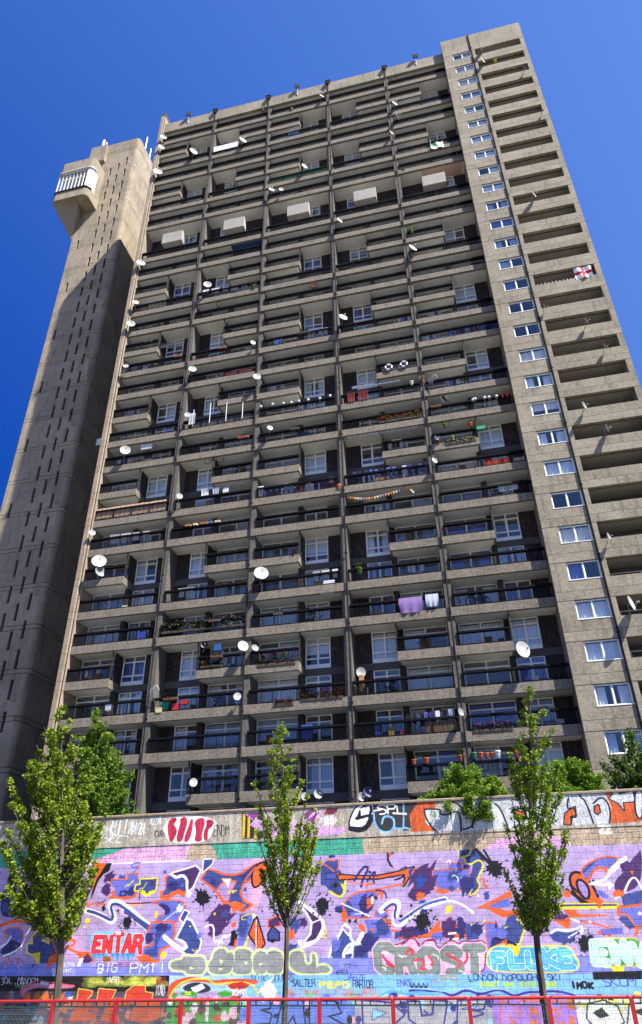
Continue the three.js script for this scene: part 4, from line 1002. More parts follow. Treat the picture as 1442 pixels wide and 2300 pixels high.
// ---------------------------------------------------------------- red fence in front of it
{
  const red = std({ color: lin(.36, .012, .016), roughness: .5 }), wire = std({ color: lin(.16, .19, .18), roughness: .5, metalness: .3 }), green = std({ color: lin(.015, .05, .045), roughness: .6 });
  const fence = thing('mesh_fence', 'red railed fence with wire mesh panels running along the foot of the picture', 'fence', [0, 0, 22]);
  const x0 = 3.6, n = 14, sp = 1.932, yr = (x) => 1.37 + (x - 17.2) * .008;
  for (let i = 0; i <= n; i++) { const x = x0 + i * sp; part('post', merge([box(x - .05, x + .05, 0, yr(x) - .02, -.05, .05), box(x - .09, x - .06, yr(x) - .035, yr(x) + .035, -.05, .05), box(x + .06, x + .09, yr(x) - .035, yr(x) + .035, -.05, .05)]), red, fence); }
  for (let i = 0; i < n; i++) {
    const a = x0 + i * sp, b = a + sp, ya = yr(a), yb = yr(b), G = [];
    part('top_rail', rod([a + .01, ya, 0], [b - .01, yb, 0], .037, .037, 10), red, fence);
    const y1 = (ya + yb) / 2 - .13;
    for (let x = a + .1; x < b - .08; x += .042) G.push(box(x - .003, x + .003, .12, y1, -.003, .003));
    for (let y = .15; y < y1; y += .12) G.push(box(a + .08, b - .08, y - .003, y + .003, .003, .009));
    part('mesh_panel', merge(G), wire, fence);
    const br = [box(a + .06, b - .06, y1 - .02, y1 + .015, -.02, .02)]; for (let j = 0; j < 5; j++) { const x = a + .2 + j * (sp - .4) / 4; br.push(box(x - .015, x + .015, y1, ya - .03, -.012, .012)); }
    part('panel_bracket', merge(br), green, fence);
  }
}

// ---------------------------------------------------------------- trees
M.leaf = new THREE.MeshPhysicalMaterial({ vertexColors: true, roughness: .6, transmission: .5, thickness: 0, side: THREE.DoubleSide, ior: 1.4, specularIntensity: .5 });
M.bark = std({ map: (() => { const A = noiseField(256, 48, 401), B = noiseField(256, 9, 402); return tex(256, (x, y, i) => { const s = A[((y >> 3) % 256) * 256 + x] * .6 + B[i] * .5; return [toS(.085 * s + .014), toS(.07 * s + .012), toS(.055 * s + .01)]; }, 1); })(), roughness: .95 });
// crown builder: ascending branches grown from the stem to an envelope, leaves along their outer part
function makeTree(o) {
  const t = thing(o.name, o.label, 'tree', [o.stem[0][0], o.stem[0][1], o.stem[0][2]], o.group), B = V(...o.stem[0]);
  const curve = new THREE.CatmullRomCurve3(o.stem.map((p) => V(...p).sub(B))), H = o.stem.at(-1)[1] - o.stem[0][1];
  const wood = [], S = (h) => curve.getPoint(THREE.MathUtils.clamp(h / H, 0, 1));
  const trunk = new THREE.TubeGeometry(curve, 20, 1, 8, false), tp = trunk.attributes.position;
  for (let i = 0; i <= 20; i++) { const c = curve.getPointAt(i / 20), r = o.r * Math.pow(1 - i / 20, .8) + .008; for (let j = 0; j <= 8; j++) { const q = i * 9 + j, v = V(tp.getX(q), tp.getY(q), tp.getZ(q)).sub(c).multiplyScalar(r * (1 + .08 * Math.sin(j * 2.3 + i))).add(c); tp.setXYZ(q, v.x, v.y, v.z); } }
  trunk.computeVertexNormals(); wood.push(trunk);
  const env = (h, left) => { const E = o.env, y = h; for (let i = 1; i < E.length; i++) if (y <= E[i][0]) { const f = (y - E[i - 1][0]) / (E[i][0] - E[i - 1][0]); return E[i - 1][left ? 1 : 2] * (1 - f) + E[i][left ? 1 : 2] * f; } return .05; };
  const pos = [], col = [], nrm = [], h0 = o.env[0][0], h1 = o.env.at(-1)[0];
  const leaf = (p, out) => {
    const s = o.leaf * rr(.65, 1.3), d = V(rr(-1, 1), rr(-.9, .5), rr(-1, 1)).addScaledVector(out, .6).normalize(), n = V(rr(-.7, 1.1), rr(-.1, 1.5), rr(-.7, .9)).normalize(), w = d.clone().cross(n).normalize().multiplyScalar(s * .42), up = w.clone().cross(d).normalize().multiplyScalar(s * .12);
    const a = p, tip = p.clone().addScaledVector(d, s), m = p.clone().addScaledVector(d, s * .45), l = m.clone().add(w).add(up), r = m.clone().sub(w).add(up);
    const f = rr(.72, 1.25), y = rnd() < o.yellow ? rr(.5, 1) : rr(0, .25), c = [(o.col[0] + .10 * y) * f, (o.col[1] + .075 * y) * f, (o.col[2] + .005 * y) * f];
    for (const v of [a, l, tip, a, tip, r]) { pos.push(v.x, v.y, v.z); col.push(...c); }
    const n1 = l.clone().sub(a).cross(tip.clone().sub(a)).normalize(), n2 = tip.clone().sub(a).cross(r.clone().sub(a)).normalize();
    for (let i = 0; i < 3; i++) nrm.push(n1.x, n1.y, n1.z); for (let i = 0; i < 3; i++) nrm.push(n2.x, n2.y, n2.z);
  };
  const rmax = Math.max(...o.env.map((e) => Math.max(e[1], e[2])));
  for (let i = 0, n = 0; n < o.branches && i < 6000; i++) {
    const h = rr(h0, h1), a = rr(0, Math.PI * 2), left = Math.cos(a) < 0, R = env(h, left) * (.5 + .5 * Math.abs(Math.cos(a))) + (env(h, 1) + env(h, 0)) / 2 * (.5 - .5 * Math.abs(Math.cos(a)));
    if (rnd() > (R + .12) / (rmax + .12)) continue; n++;
    const reach = R * (rnd() < .16 ? rr(1.0, 1.22) : Math.sqrt(rr(.2, 1))), hs = Math.max(o.fork, h - reach * o.rise - rr(.15, .5));
    const s = S(hs), e = S(h).add(V(Math.cos(a) * reach, 0, Math.sin(a) * reach)), mid = s.clone().lerp(e, .5); mid.x += (e.x - s.x) * .12; mid.z += (e.z - s.z) * .12; mid.y -= (e.y - s.y) * .12;
    const c = new THREE.QuadraticBezierCurve3(s, mid, e), L = c.getLength();
    wood.push(new THREE.TubeGeometry(c, 4, Math.max(.004, Math.min(o.r * .2, .007 + L * .004)), 4, false));
    const clumps = Math.max(3, Math.round(L / o.gap));
    for (let j = 0; j < clumps; j++) {
      const q = .24 + .8 * Math.pow(rnd(), .7), p = c.getPoint(Math.min(1, q)); if (q > 1) p.addScaledVector(e.clone().sub(mid).normalize(), (q - 1) * L);
      if (rnd() < o.holes) continue;
      const out = e.clone().sub(s).normalize(), cr = o.clump * rr(.55, 1.2) * (q > .85 ? .7 : 1), m = Math.round(o.dense * rr(.6, 1.4));
      for (let l = 0; l < m; l++) { const v = V(rr(-1, 1), rr(-1, 1.1), rr(-1, 1)); if (v.lengthSq() > 1) { l -= .5; continue; } leaf(p.clone().addScaledVector(v, cr), out); }
    }
  }
  const g = new THREE.BufferGeometry(); g.setAttribute('position', new THREE.Float32BufferAttribute(pos, 3)); g.setAttribute('normal', new THREE.Float32BufferAttribute(nrm, 3)); g.setAttribute('color', new THREE.Float32BufferAttribute(col, 3));
  part('trunk', merge(wood), M.bark, t); part('crown', g, M.leaf, t);
  return pos.length / 18;
}
const rowGroup = 'young street trees behind the red fence';
let leaves = 0;
leaves += makeTree({ name: 'street_tree', label: 'tallest young tree with a leaning leafy crown at the left end of the graffiti wall', group: rowGroup, stem: [[5.85, 0, 15.8], [5.6, 2.8, 15.8], [5.1, 5.2, 15.75], [4.4, 8.6, 15.7], [3.7, 11.7, 15.7]], r: .14, fork: 2.7, rise: 1.25, env: [[2.9, .2, .3], [3.6, .9, .7], [4.6, 1.9, 1.2], [6.0, 2.25, 1.45], [8.2, 1.9, 1.4], [9.4, 1.5, 1.1], [10.5, .75, .8], [11.9, .12, .12]], branches: 156, gap: .19, holes: .24, clump: .185, dense: 35, leaf: .12, col: [.175, .270, .008], yellow: .35 });
leaves += makeTree({ name: 'street_tree', label: 'slim young tree with a narrow pointed crown at the middle of the graffiti wall', group: rowGroup, stem: [[15.74, 0, 20.5], [15.8, 2.6, 20.5], [15.78, 5, 20.5], [15.62, 7.4, 20.5], [15.55, 8.9, 20.5]], r: .085, fork: 2.5, rise: 1.5, env: [[2.9, .2, .3], [3.5, .6, .65], [4.3, 1.0, 1.05], [5.1, 1.2, 1.3], [6.0, .95, .7], [7.0, .8, .55], [7.9, .42, .38], [9.0, .05, .08]], branches: 88, gap: .16, holes: .27, clump: .13, dense: 28, leaf: .082, col: [.180, .275, .008], yellow: .4 });
leaves += makeTree({ name: 'street_tree', label: 'slim young tree leaning right in front of the silver graffiti letters', group: rowGroup, stem: [[22.86, 0, 20.5], [22.9, 2.6, 20.5], [23.15, 5, 20.5], [23.6, 7.6, 20.5], [23.85, 9.55, 20.5]], r: .1, fork: 2.4, rise: 1.45, env: [[2.7, .3, .35], [3.4, .65, .8], [4.3, .85, 1.25], [5.4, .9, 1.15], [6.6, .95, .85], [7.7, .62, .75], [8.7, .35, .35], [9.6, .05, .06]], branches: 108, gap: .16, holes: .25, clump: .14, dense: 30, leaf: .085, col: [.150, .255, .008], yellow: .3 });
leaves += makeTree({ name: 'maple_tree', label: 'dark green rounded tree rising behind the wall beside the tower block', stem: [[3.2, 6.1, 10], [3.0, 8, 10], [2.6, 10.6, 10], [2.2, 13.3, 10]], r: .12, fork: 1.0, rise: .75, env: [[1.0, 1.1, 1.6], [2.2, 1.5, 2.2], [3.6, 1.4, 1.9], [5.2, 1.0, 1.2], [6.6, .45, .5], [7.3, .08, .08]], branches: 190, gap: .18, holes: .1, clump: .27, dense: 30, leaf: .135, col: [.110, .220, .010], yellow: .15 });
leaves += makeTree({ name: 'bush', label: 'bright green feathery bush spilling over the wall beside the silver letters', group: 'bushes behind the parapet', stem: [[21.0, 6.1, 12.9], [21.0, 7.0, 12.95], [21.05, 8.6, 13.1]], r: .06, fork: .25, rise: .35, env: [[.5, 1.5, 1.7], [1.2, 1.75, 1.9], [1.9, 1.1, 1.6], [2.5, .3, .6]], branches: 230, gap: .11, holes: .04, clump: .27, dense: 70, leaf: .085, col: [.140, .270, .010], yellow: .3 });
leaves += makeTree({ name: 'bush', label: 'bright green feathery bush behind the wall under the window column', group: 'bushes behind the parapet', stem: [[25.3, 6.1, 12.4], [25.3, 7.0, 12.4], [25.4, 8.75, 12.4]], r: .06, fork: .25, rise: .35, env: [[.5, 1.7, 1.5], [1.4, 1.8, 1.5], [2.1, 1.3, 1.1], [2.65, .4, .4]], branches: 200, gap: .11, holes: .04, clump: .27, dense: 70, leaf: .085, col: [.140, .270, .010], yellow: .3 });
leaves += makeTree({ name: 'round_tree', label: 'dark leafy tree behind the wall at the right edge of the picture', stem: [[28.3, 6.1, 11], [28.3, 7.4, 11], [28.4, 10.1, 11]], r: .09, fork: .8, rise: .7, env: [[1.0, .7, 1.0], [1.9, 1.3, 1.5], [3.0, 1.15, 1.3], [3.8, .4, .5], [4.1, .1, .1]], branches: 130, gap: .17, holes: .14, clump: .22, dense: 28, leaf: .11, col: [.070, .155, .012], yellow: .15 });

// ---------------------------------------------------------------- things on the balconies (positions in metres)
const DISHES = [[-2.15,81.52,0.35,0.49,"w",0,0,"white satellite dish, first balcony bay from left, third floor from top"],
[4.0,81.31,0.35,0.45,"w",0,0,"white satellite dish, second balcony bay from left, third floor from top"],
[-6.4,79.08,0.35,0.55,"w",0,0,"white satellite dish, first balcony bay from left, fourth floor from top"],
[-6.48,63.08,0.35,0.47,"w",0,0,"white satellite dish, first balcony bay from left, tenth floor from top"],
[-6.46,86.2,0.35,0.4,"w",0,0,"white satellite dish, first balcony bay from left, first floor from top"],
[-6.52,84.15,0.35,0.39,"w",0,0,"white satellite dish, first balcony bay from left, second floor from top"],
[13.5,86.55,0.35,0.31,"w",0,0,"white satellite dish, third balcony bay from left, first floor from top"],
[21.77,81.27,0.35,0.34,"w",0,0,"white satellite dish, fifth balcony bay from left, third floor from top"],
[21.8,78.86,0.35,0.41,"w",0,0,"white satellite dish, fifth balcony bay from left, fourth floor from top"],
[11.35,73.49,0.35,0.36,"w",0,0,"white satellite dish, third balcony bay from left, sixth floor from top"],
[7.74,70.62,0.35,0.34,"w",0,0,"white satellite dish, third balcony bay from left, seventh floor from top"],
[8.84,70.3,0.35,0.26,"w",0,0,"white lower satellite dish, third balcony bay from left, seventh floor from top"],
[31.96,86.95,0.9,0.43,"w",0,0,"white satellite dish, right loggias, first floor from top"],
[31.83,84.5,0.9,0.37,"w",0,0,"white satellite dish, right loggias, second floor from top"],
[21.01,75.94,0.35,0.26,"w",0,0,"white satellite dish, fourth balcony bay from left, fifth floor from top"],
[33.15,60.02,0.95,0.33,"w",0,0,"white satellite dish, right loggias, eleventh floor from top"],
[21.69,56.81,0.35,0.45,"w",0,0,"white satellite dish, fifth balcony bay from left, twelfth floor from top"],
[14.86,49.49,0.35,0.42,"w",0,0,"white satellite dish, fourth balcony bay from left, fifteenth floor from top"],
[7.0,44.22,0.35,0.36,"w",0,0,"white satellite dish, third balcony bay from left, seventeenth floor from top"],
[0.77,46.52,0.35,0.38,"w",0,0,"white satellite dish, second balcony bay from left, sixteenth floor from top"],
[-6.36,54.12,0.35,0.42,"w",0,0,"white satellite dish, first balcony bay from left, thirteenth floor from top"],
[-4.73,38.42,0.35,0.45,"w",0,0,"white satellite dish, first balcony bay from left, nineteenth floor from top"],
[1.41,57.57,0.35,0.41,"w",0,0,"white satellite dish, second balcony bay from left, twelfth floor from top"],
[-5.45,27.75,0.35,0.57,"w",0,0,"white satellite dish, first balcony bay from left, twenty-third floor from top"],
[7.96,25.01,0.35,0.55,"w",0,0,"white satellite dish, third balcony bay from left, twenty-fourth floor from top"],
[6.8,19.6,0.35,0.4,"w",0,0,"white satellite dish, second balcony bay from left, twenty-sixth floor from top"],
[25.23,17.47,0.6,0.54,"w",-0.2,0,"white satellite dish, fifth balcony bay from left, twenty-seventh floor from top"],
[32.01,19.6,1.1,0.49,"w",0,0,"white satellite dish, right loggias, twenty-sixth floor from top"],
[32.5,35.26,0.95,0.31,"g",0,0,"grey satellite dish, right loggias, twentieth floor from top"],
[33.55,32.97,0.95,0.33,"w",0,0,"white satellite dish, right loggias, twenty-first floor from top"],
[8.32,38.32,0.35,0.26,"w",0,0,"white satellite dish, third balcony bay from left, nineteenth floor from top"],
[6.47,48.47,0.35,0.26,"w",0,0,"white satellite dish, second balcony bay from left, fifteenth floor from top"],
[-6.08,48.47,0.35,0.26,"w",0,0,"white satellite dish, first balcony bay from left, fifteenth floor from top"],
[0.84,32.84,0.35,0.26,"w",0,0,"white satellite dish, second balcony bay from left, twenty-first floor from top"],
[0.77,41.25,0.35,0.26,"w",0,0,"white satellite dish, second balcony bay from left, eighteenth floor from top"],
[-6.5,30.51,0.35,0.26,"w",0,0,"white satellite dish, first balcony bay from left, twenty-second floor from top"],
[21.3,32.72,0.35,0.26,"w",0,0,"white satellite dish, fifth balcony bay from left, twenty-first floor from top"],
[27.44,70.7,0,0.26,"w",0,0,"white satellite dish, fifth balcony bay from left, seventh floor from top"],
[14.94,63.07,0.35,0.33,"w",0,0,"white satellite dish, fourth balcony bay from left, tenth floor from top"],
[34.34,43.42,0.95,0.26,"g",0,0,"grey satellite dish, right loggias, seventeenth floor from top"],
[35.1,40.5,0.95,0.26,"g",0,0,"grey satellite dish, right loggias, eighteenth floor from top"],
[31.6,45.75,0.95,0.26,"g",0,0,"grey satellite dish, right loggias, sixteenth floor from top"],
[31.82,24.42,0.95,0.26,"g",0,0,"grey satellite dish, right loggias, twenty-fourth floor from top"],
[-6.24,57.11,0.35,0.33,"w",0,0,"white satellite dish, first balcony bay from left, twelfth floor from top"],
[6.59,16.13,0.35,0.26,"w",0,0,"white satellite dish, second balcony bay from left, twenty-seventh floor from top"],
[3.91,10.87,0.35,0.26,"w",0,0,"white satellite dish, second balcony bay from left, twenty-ninth floor from top"],
[10.95,9.82,-0.6,0.26,"g",0,0,"grey satellite dish, third balcony bay from left, twenty-ninth floor from top"],
[14.49,9.64,-0.6,0.26,"g",0,0,"grey satellite dish, fourth balcony bay from left, twenty-ninth floor from top"],
[35.72,80.83,0.95,0.26,"g",0,0,"grey satellite dish, right loggias, third floor from top"],
[36.18,72.75,0.95,0.26,"g",0,0,"grey satellite dish, right loggias, sixth floor from top"],
[21.02,14.02,0.3,0.26,"g",0,0,"grey satellite dish, fourth balcony bay from left, twenty-eighth floor from top"],
[-5.32,26.95,0.2,0.45,"g",0.3,0,"grey satellite dish, first balcony bay from left, twenty-third floor from top"],
[7.56,19.52,0,0.27,"g",0,0,"grey satellite dish, third balcony bay from left, twenty-sixth floor from top"],
[3.73,20.2,-0.2,0.26,"k",0,0,"black satellite dish, second balcony bay from left, twenty-sixth floor from top"],
[14.82,17.33,-0.6,0.34,"g",0,0,"grey satellite dish, fourth balcony bay from left, twenty-seventh floor from top"],
[11.77,9.94,-0.7,0.3,"g",-0.1,0,"grey lower satellite dish, third balcony bay from left, twenty-ninth floor from top"],
[14.88,9.93,-0.8,0.33,"n",0,0,"navy blue satellite dish, fourth balcony bay from left, twenty-ninth floor from top"],
[22.58,38.88,-0.2,0.35,"k",0,0,"black satellite dish, fifth balcony bay from left, nineteenth floor from top"],
[21.67,34.92,0.1,0.27,"n",0,0,"navy blue satellite dish, fifth balcony bay from left, twentieth floor from top"]];
const GARMENTS = [[23.84,46.11,-0.2,0.26,0.76,"#5d78c8","fifth balcony bay from left, sixteenth floor from top","first along its rail"],
[24.15,46.1,-0.2,0.3,0.77,"#5d78c8","fifth balcony bay from left, sixteenth floor from top","second along its rail"],
[24.59,46.1,-0.2,0.25,0.89,"#5d78c8","fifth balcony bay from left, sixteenth floor from top","third along its rail"],
[24.96,46.1,-0.2,0.31,0.76,"#1d2f78","fifth balcony bay from left, sixteenth floor from top","fourth along its rail"],
[25.37,46.1,-0.2,0.29,0.97,"#8fa4d8","fifth balcony bay from left, sixteenth floor from top","fifth along its rail"],
[25.75,46.1,-0.2,0.32,0.87,"#1d2f78","fifth balcony bay from left, sixteenth floor from top","sixth along its rail"],
[26.13,46.1,-0.2,0.21,0.77,"#1d2f78","fifth balcony bay from left, sixteenth floor from top","seventh along its rail"],
[26.43,46.1,-0.2,0.28,0.78,"#2f4fb0","fifth balcony bay from left, sixteenth floor from top","eighth along its rail"],
[26.81,46.1,-0.2,0.24,0.88,"#5d78c8","fifth balcony bay from left, sixteenth floor from top","ninth along its rail"],
[27.18,46.1,-0.2,0.23,0.82,"#1d2f78","fifth balcony bay from left, sixteenth floor from top","tenth along its rail"],
[27.57,46.1,-0.2,0.27,0.84,"#2f4fb0","fifth balcony bay from left, sixteenth floor from top","eleventh along its rail"],
[11.64,49.2,-0.2,0.35,0.89,"#e8ecf4","third balcony bay from left, fifteenth floor from top","first along its rail"],
[12.1,49.21,-0.2,0.36,0.78,"#cfd8ea","third balcony bay from left, fifteenth floor from top","second along its rail"],
[12.69,49.21,-0.2,0.4,0.69,"#e8ecf4","third balcony bay from left, fifteenth floor from top","third along its rail"],
[13.139999999999999,49.21,-0.2,0.38,0.81,"#cfd8ea","third balcony bay from left, fifteenth floor from top","fourth along its rail"],
[7.57,33.05,-0.2,0.44,0.96,"#e8ecf4","third balcony bay from left, twenty-first floor from top","first along its rail"],
[8.129999999999999,33.03,-0.2,0.31,0.9,"#3a3f78","third balcony bay from left, twenty-first floor from top","second along its rail"],
[8.6,33.01,-0.2,0.37,0.91,"#3a3f78","third balcony bay from left, twenty-first floor from top","third along its rail"],
[9.12,32.98,-0.2,0.3,0.89,"#3a3f78","third balcony bay from left, twenty-first floor from top","fourth along its rail"],
[9.66,32.96,-0.2,0.35,0.95,"#a8b8e0","third balcony bay from left, twenty-first floor from top","fifth along its rail"],
[10.07,32.94,-0.2,0.28,0.92,"#a8b8e0","third balcony bay from left, twenty-first floor from top","sixth along its rail"],
[10.61,32.91,-0.2,0.35,1.04,"#7c2844","third balcony bay from left, twenty-first floor from top","seventh along its rail"],
[11.07,32.89,-0.2,0.28,0.91,"#7c2844","third balcony bay from left, twenty-first floor from top","eighth along its rail"],
[11.5,32.87,-0.2,0.37,0.9,"#d8dce8","third balcony bay from left, twenty-first floor from top","ninth along its rail"],
[12.03,32.84,-0.2,0.31,1.04,"#3a3f78","third balcony bay from left, twenty-first floor from top","tenth along its rail"],
[12.56,32.82,-0.2,0.43,0.97,"#3a3f78","third balcony bay from left, twenty-first floor from top","eleventh along its rail"],
[12.94,32.8,-0.2,0.32,0.97,"#90304c","third balcony bay from left, twenty-first floor from top","twelfth along its rail"],
[13.47,32.77,-0.2,0.43,1.04,"#90304c","third balcony bay from left, twenty-first floor from top","thirteenth along its rail"],
[15.14,33.13,-0.2,0.35,0.97,"#1c2458","fourth balcony bay from left, twenty-first floor from top","first along its rail"],
[15.549999999999999,33.12,-0.2,0.26,0.89,"#1c2458","fourth balcony bay from left, twenty-first floor from top","second along its rail"],
[16.06,33.11,-0.2,0.25,1.14,"#1c2458","fourth balcony bay from left, twenty-first floor from top","third along its rail"],
[16.439999999999998,33.1,-0.2,0.24,0.98,"#5876c4","fourth balcony bay from left, twenty-first floor from top","fourth along its rail"],
[16.84,33.09,-0.2,0.29,0.88,"#5876c4","fourth balcony bay from left, twenty-first floor from top","fifth along its rail"],
[17.3,33.09,-0.2,0.26,1.13,"#1c2458","fourth balcony bay from left, twenty-first floor from top","sixth along its rail"],
[17.77,33.08,-0.2,0.32,1.09,"#5876c4","fourth balcony bay from left, twenty-first floor from top","seventh along its rail"],
[18.2,33.07,-0.2,0.3,1.1,"#5876c4","fourth balcony bay from left, twenty-first floor from top","eighth along its rail"],
[18.61,33.06,-0.2,0.33,1.0,"#1c2458","fourth balcony bay from left, twenty-first floor from top","ninth along its rail"],
[19.009999999999998,33.05,-0.2,0.34,1.03,"#dfe6f4","fourth balcony bay from left, twenty-first floor from top","tenth along its rail"],
[19.41,33.04,-0.2,0.32,1.02,"#2b46a8","fourth balcony bay from left, twenty-first floor from top","eleventh along its rail"],
[19.87,33.04,-0.2,0.36,1.08,"#1c2458","fourth balcony bay from left, twenty-first floor from top","twelfth along its rail"],
[20.189999999999998,33.03,-0.2,0.25,1.07,"#5876c4","fourth balcony bay from left, twenty-first floor from top","thirteenth along its rail"],
[20.709999999999997,33.02,-0.2,0.25,0.91,"#5876c4","fourth balcony bay from left, twenty-first floor from top","fourteenth along its rail"],
[15.2,40.92,0.02,0.68,0.95,"#7a1018","fourth balcony bay from left, eighteenth floor from top","first along its rail"],
[16.21,40.92,0.02,0.89,0.9,"#7a1018","fourth balcony bay from left, eighteenth floor from top","second along its rail"],
[17.81,14.27,-0.2,0.32,0.8,"#16161c","fourth balcony bay from left, twenty-eighth floor from top","first along its rail"],
[18.17,14.29,-0.2,0.24,0.68,"#16161c","fourth balcony bay from left, twenty-eighth floor from top","second along its rail"],
[18.639999999999997,14.3,-0.2,0.28,0.86,"#16161c","fourth balcony bay from left, twenty-eighth floor from top","third along its rail"],
[18.89,14.32,-0.2,0.22,0.63,"#7a86d8","fourth balcony bay from left, twenty-eighth floor from top","fourth along its rail"],
[19.31,14.33,-0.2,0.3,0.7,"#5a3aa0","fourth balcony bay from left, twenty-eighth floor from top","fifth along its rail"],
[19.610000000000003,14.35,-0.2,0.29,0.85,"#dfe0ea","fourth balcony bay from left, twenty-eighth floor from top","sixth along its rail"],
[20.05,14.36,-0.2,0.26,0.64,"#16161c","fourth balcony bay from left, twenty-eighth floor from top","seventh along its rail"],
[20.43,14.38,-0.2,0.3,0.85,"#cfd4ee","fourth balcony bay from left, twenty-eighth floor from top","eighth along its rail"],
[20.79,14.39,-0.2,0.25,0.84,"#16161c","fourth balcony bay from left, twenty-eighth floor from top","ninth along its rail"],
[18.58,22.02,0.05,1.55,1.09,"#a888cc","fourth balcony bay from left, twenty-fifth floor from top","single sheet"],
[20.04,22.12,0.05,0.89,0.92,"#cfd8ea","fourth balcony bay from left, twenty-fifth floor from top","single sheet"],
[1.05,57.63,-0.2,0.66,0.67,"#dfe2ea","second balcony bay from left, twelfth floor from top","first along its rail"],
[2.0700000000000003,57.49,-0.2,0.84,0.71,"#e8ecf4","second balcony bay from left, twelfth floor from top","second along its rail"],
[3.1100000000000003,57.34,-0.2,0.59,0.57,"#dfe2ea","second balcony bay from left, twelfth floor from top","third along its rail"],
[4.1000000000000005,57.2,-0.2,0.73,0.6,"#dfe2ea","second balcony bay from left, twelfth floor from top","fourth along its rail"],
[5.11,57.06,-0.2,0.64,0.67,"#cfd8ea","second balcony bay from left, twelfth floor from top","fifth along its rail"],
[6.13,56.92,-0.2,0.55,0.71,"#cfd8ea","second balcony bay from left, twelfth floor from top","sixth along its rail"],
[-6.55,48.85,-0.2,0.4,0.5,"#e8ecf4","first balcony bay from left, fifteenth floor from top","first along its rail"],
[-5.970000000000001,48.81,-0.2,0.36,0.59,"#90304c","first balcony bay from left, fifteenth floor from top","second along its rail"],
[-5.43,48.78,-0.2,0.32,0.5,"#a8b8e0","first balcony bay from left, fifteenth floor from top","third along its rail"],
[-4.8100000000000005,48.74,-0.2,0.38,0.57,"#3a3f78","first balcony bay from left, fifteenth floor from top","fourth along its rail"],
[-4.34,48.71,-0.2,0.39,0.49,"#a8b8e0","first balcony bay from left, fifteenth floor from top","fifth along its rail"],
[-3.7,48.67,-0.2,0.47,0.6,"#90304c","first balcony bay from left, fifteenth floor from top","sixth along its rail"],
[1.1,41.52,0.1,0.64,1.18,"#dfe2ea","second balcony bay from left, eighteenth floor from top","single sheet"],
[1.95,24.86,-0.2,1.29,0.72,"#e8ecf4","second balcony bay from left, twenty-fourth floor from top","single sheet"],
[12.0,24.94,-0.2,0.53,0.64,"#e8ecf4","third balcony bay from left, twenty-fourth floor from top","first along its rail"],
[12.67,24.95,-0.2,0.58,0.55,"#dfe2ea","third balcony bay from left, twenty-fourth floor from top","second along its rail"],
[13.370000000000001,24.96,-0.2,0.44,0.67,"#dfe2ea","third balcony bay from left, twenty-fourth floor from top","third along its rail"],
[-2.7600000000000002,37.53,-0.2,0.78,0.76,"#e4e8f2","first balcony bay from left, nineteenth floor from top","first along its rail"],
[-1.82,37.5,-0.2,0.56,0.71,"#2b46a8","first balcony bay from left, nineteenth floor from top","second along its rail"],
[-0.9199999999999999,37.46,-0.2,0.77,0.73,"#1c2458","first balcony bay from left, nineteenth floor from top","third along its rail"],
[-2.71,51.14,-0.2,0.68,0.56,"#2b2f3c","first balcony bay from left, fourteenth floor from top","first along its rail"],
[-1.82,51.12,-0.2,0.51,0.66,"#2b2f3c","first balcony bay from left, fourteenth floor from top","second along its rail"],
[2.79,33.6,-0.2,0.73,0.82,"#dfe2ea","second balcony bay from left, twenty-first floor from top","first along its rail"],
[3.71,33.55,-0.2,0.59,0.85,"#cfd8ea","second balcony bay from left, twenty-first floor from top","second along its rail"],
[4.6000000000000005,33.49,-0.2,0.51,0.65,"#dfe2ea","second balcony bay from left, twenty-first floor from top","third along its rail"],
[-4.74,30.38,-0.2,0.81,0.81,"#dfe2ea","first balcony bay from left, twenty-second floor from top","first along its rail"],
[-3.7399999999999998,30.35,-0.2,0.85,0.84,"#dfe2ea","first balcony bay from left, twenty-second floor from top","second along its rail"],
[-2.84,30.32,-0.2,0.57,0.73,"#e8ecf4","first balcony bay from left, twenty-second floor from top","third along its rail"],
[-1.97,30.29,-0.2,0.58,0.87,"#e8ecf4","first balcony bay from left, twenty-second floor from top","fourth along its rail"],
[25.21,32.6,-0.2,0.53,0.64,"#90304c","fifth balcony bay from left, twenty-first floor from top","first along its rail"],
[25.74,32.59,-0.2,0.47,0.54,"#d8dce8","fifth balcony bay from left, twenty-first floor from top","second along its rail"],
[26.31,32.58,-0.2,0.36,0.6,"#e8ecf4","fifth balcony bay from left, twenty-first floor from top","third along its rail"]];
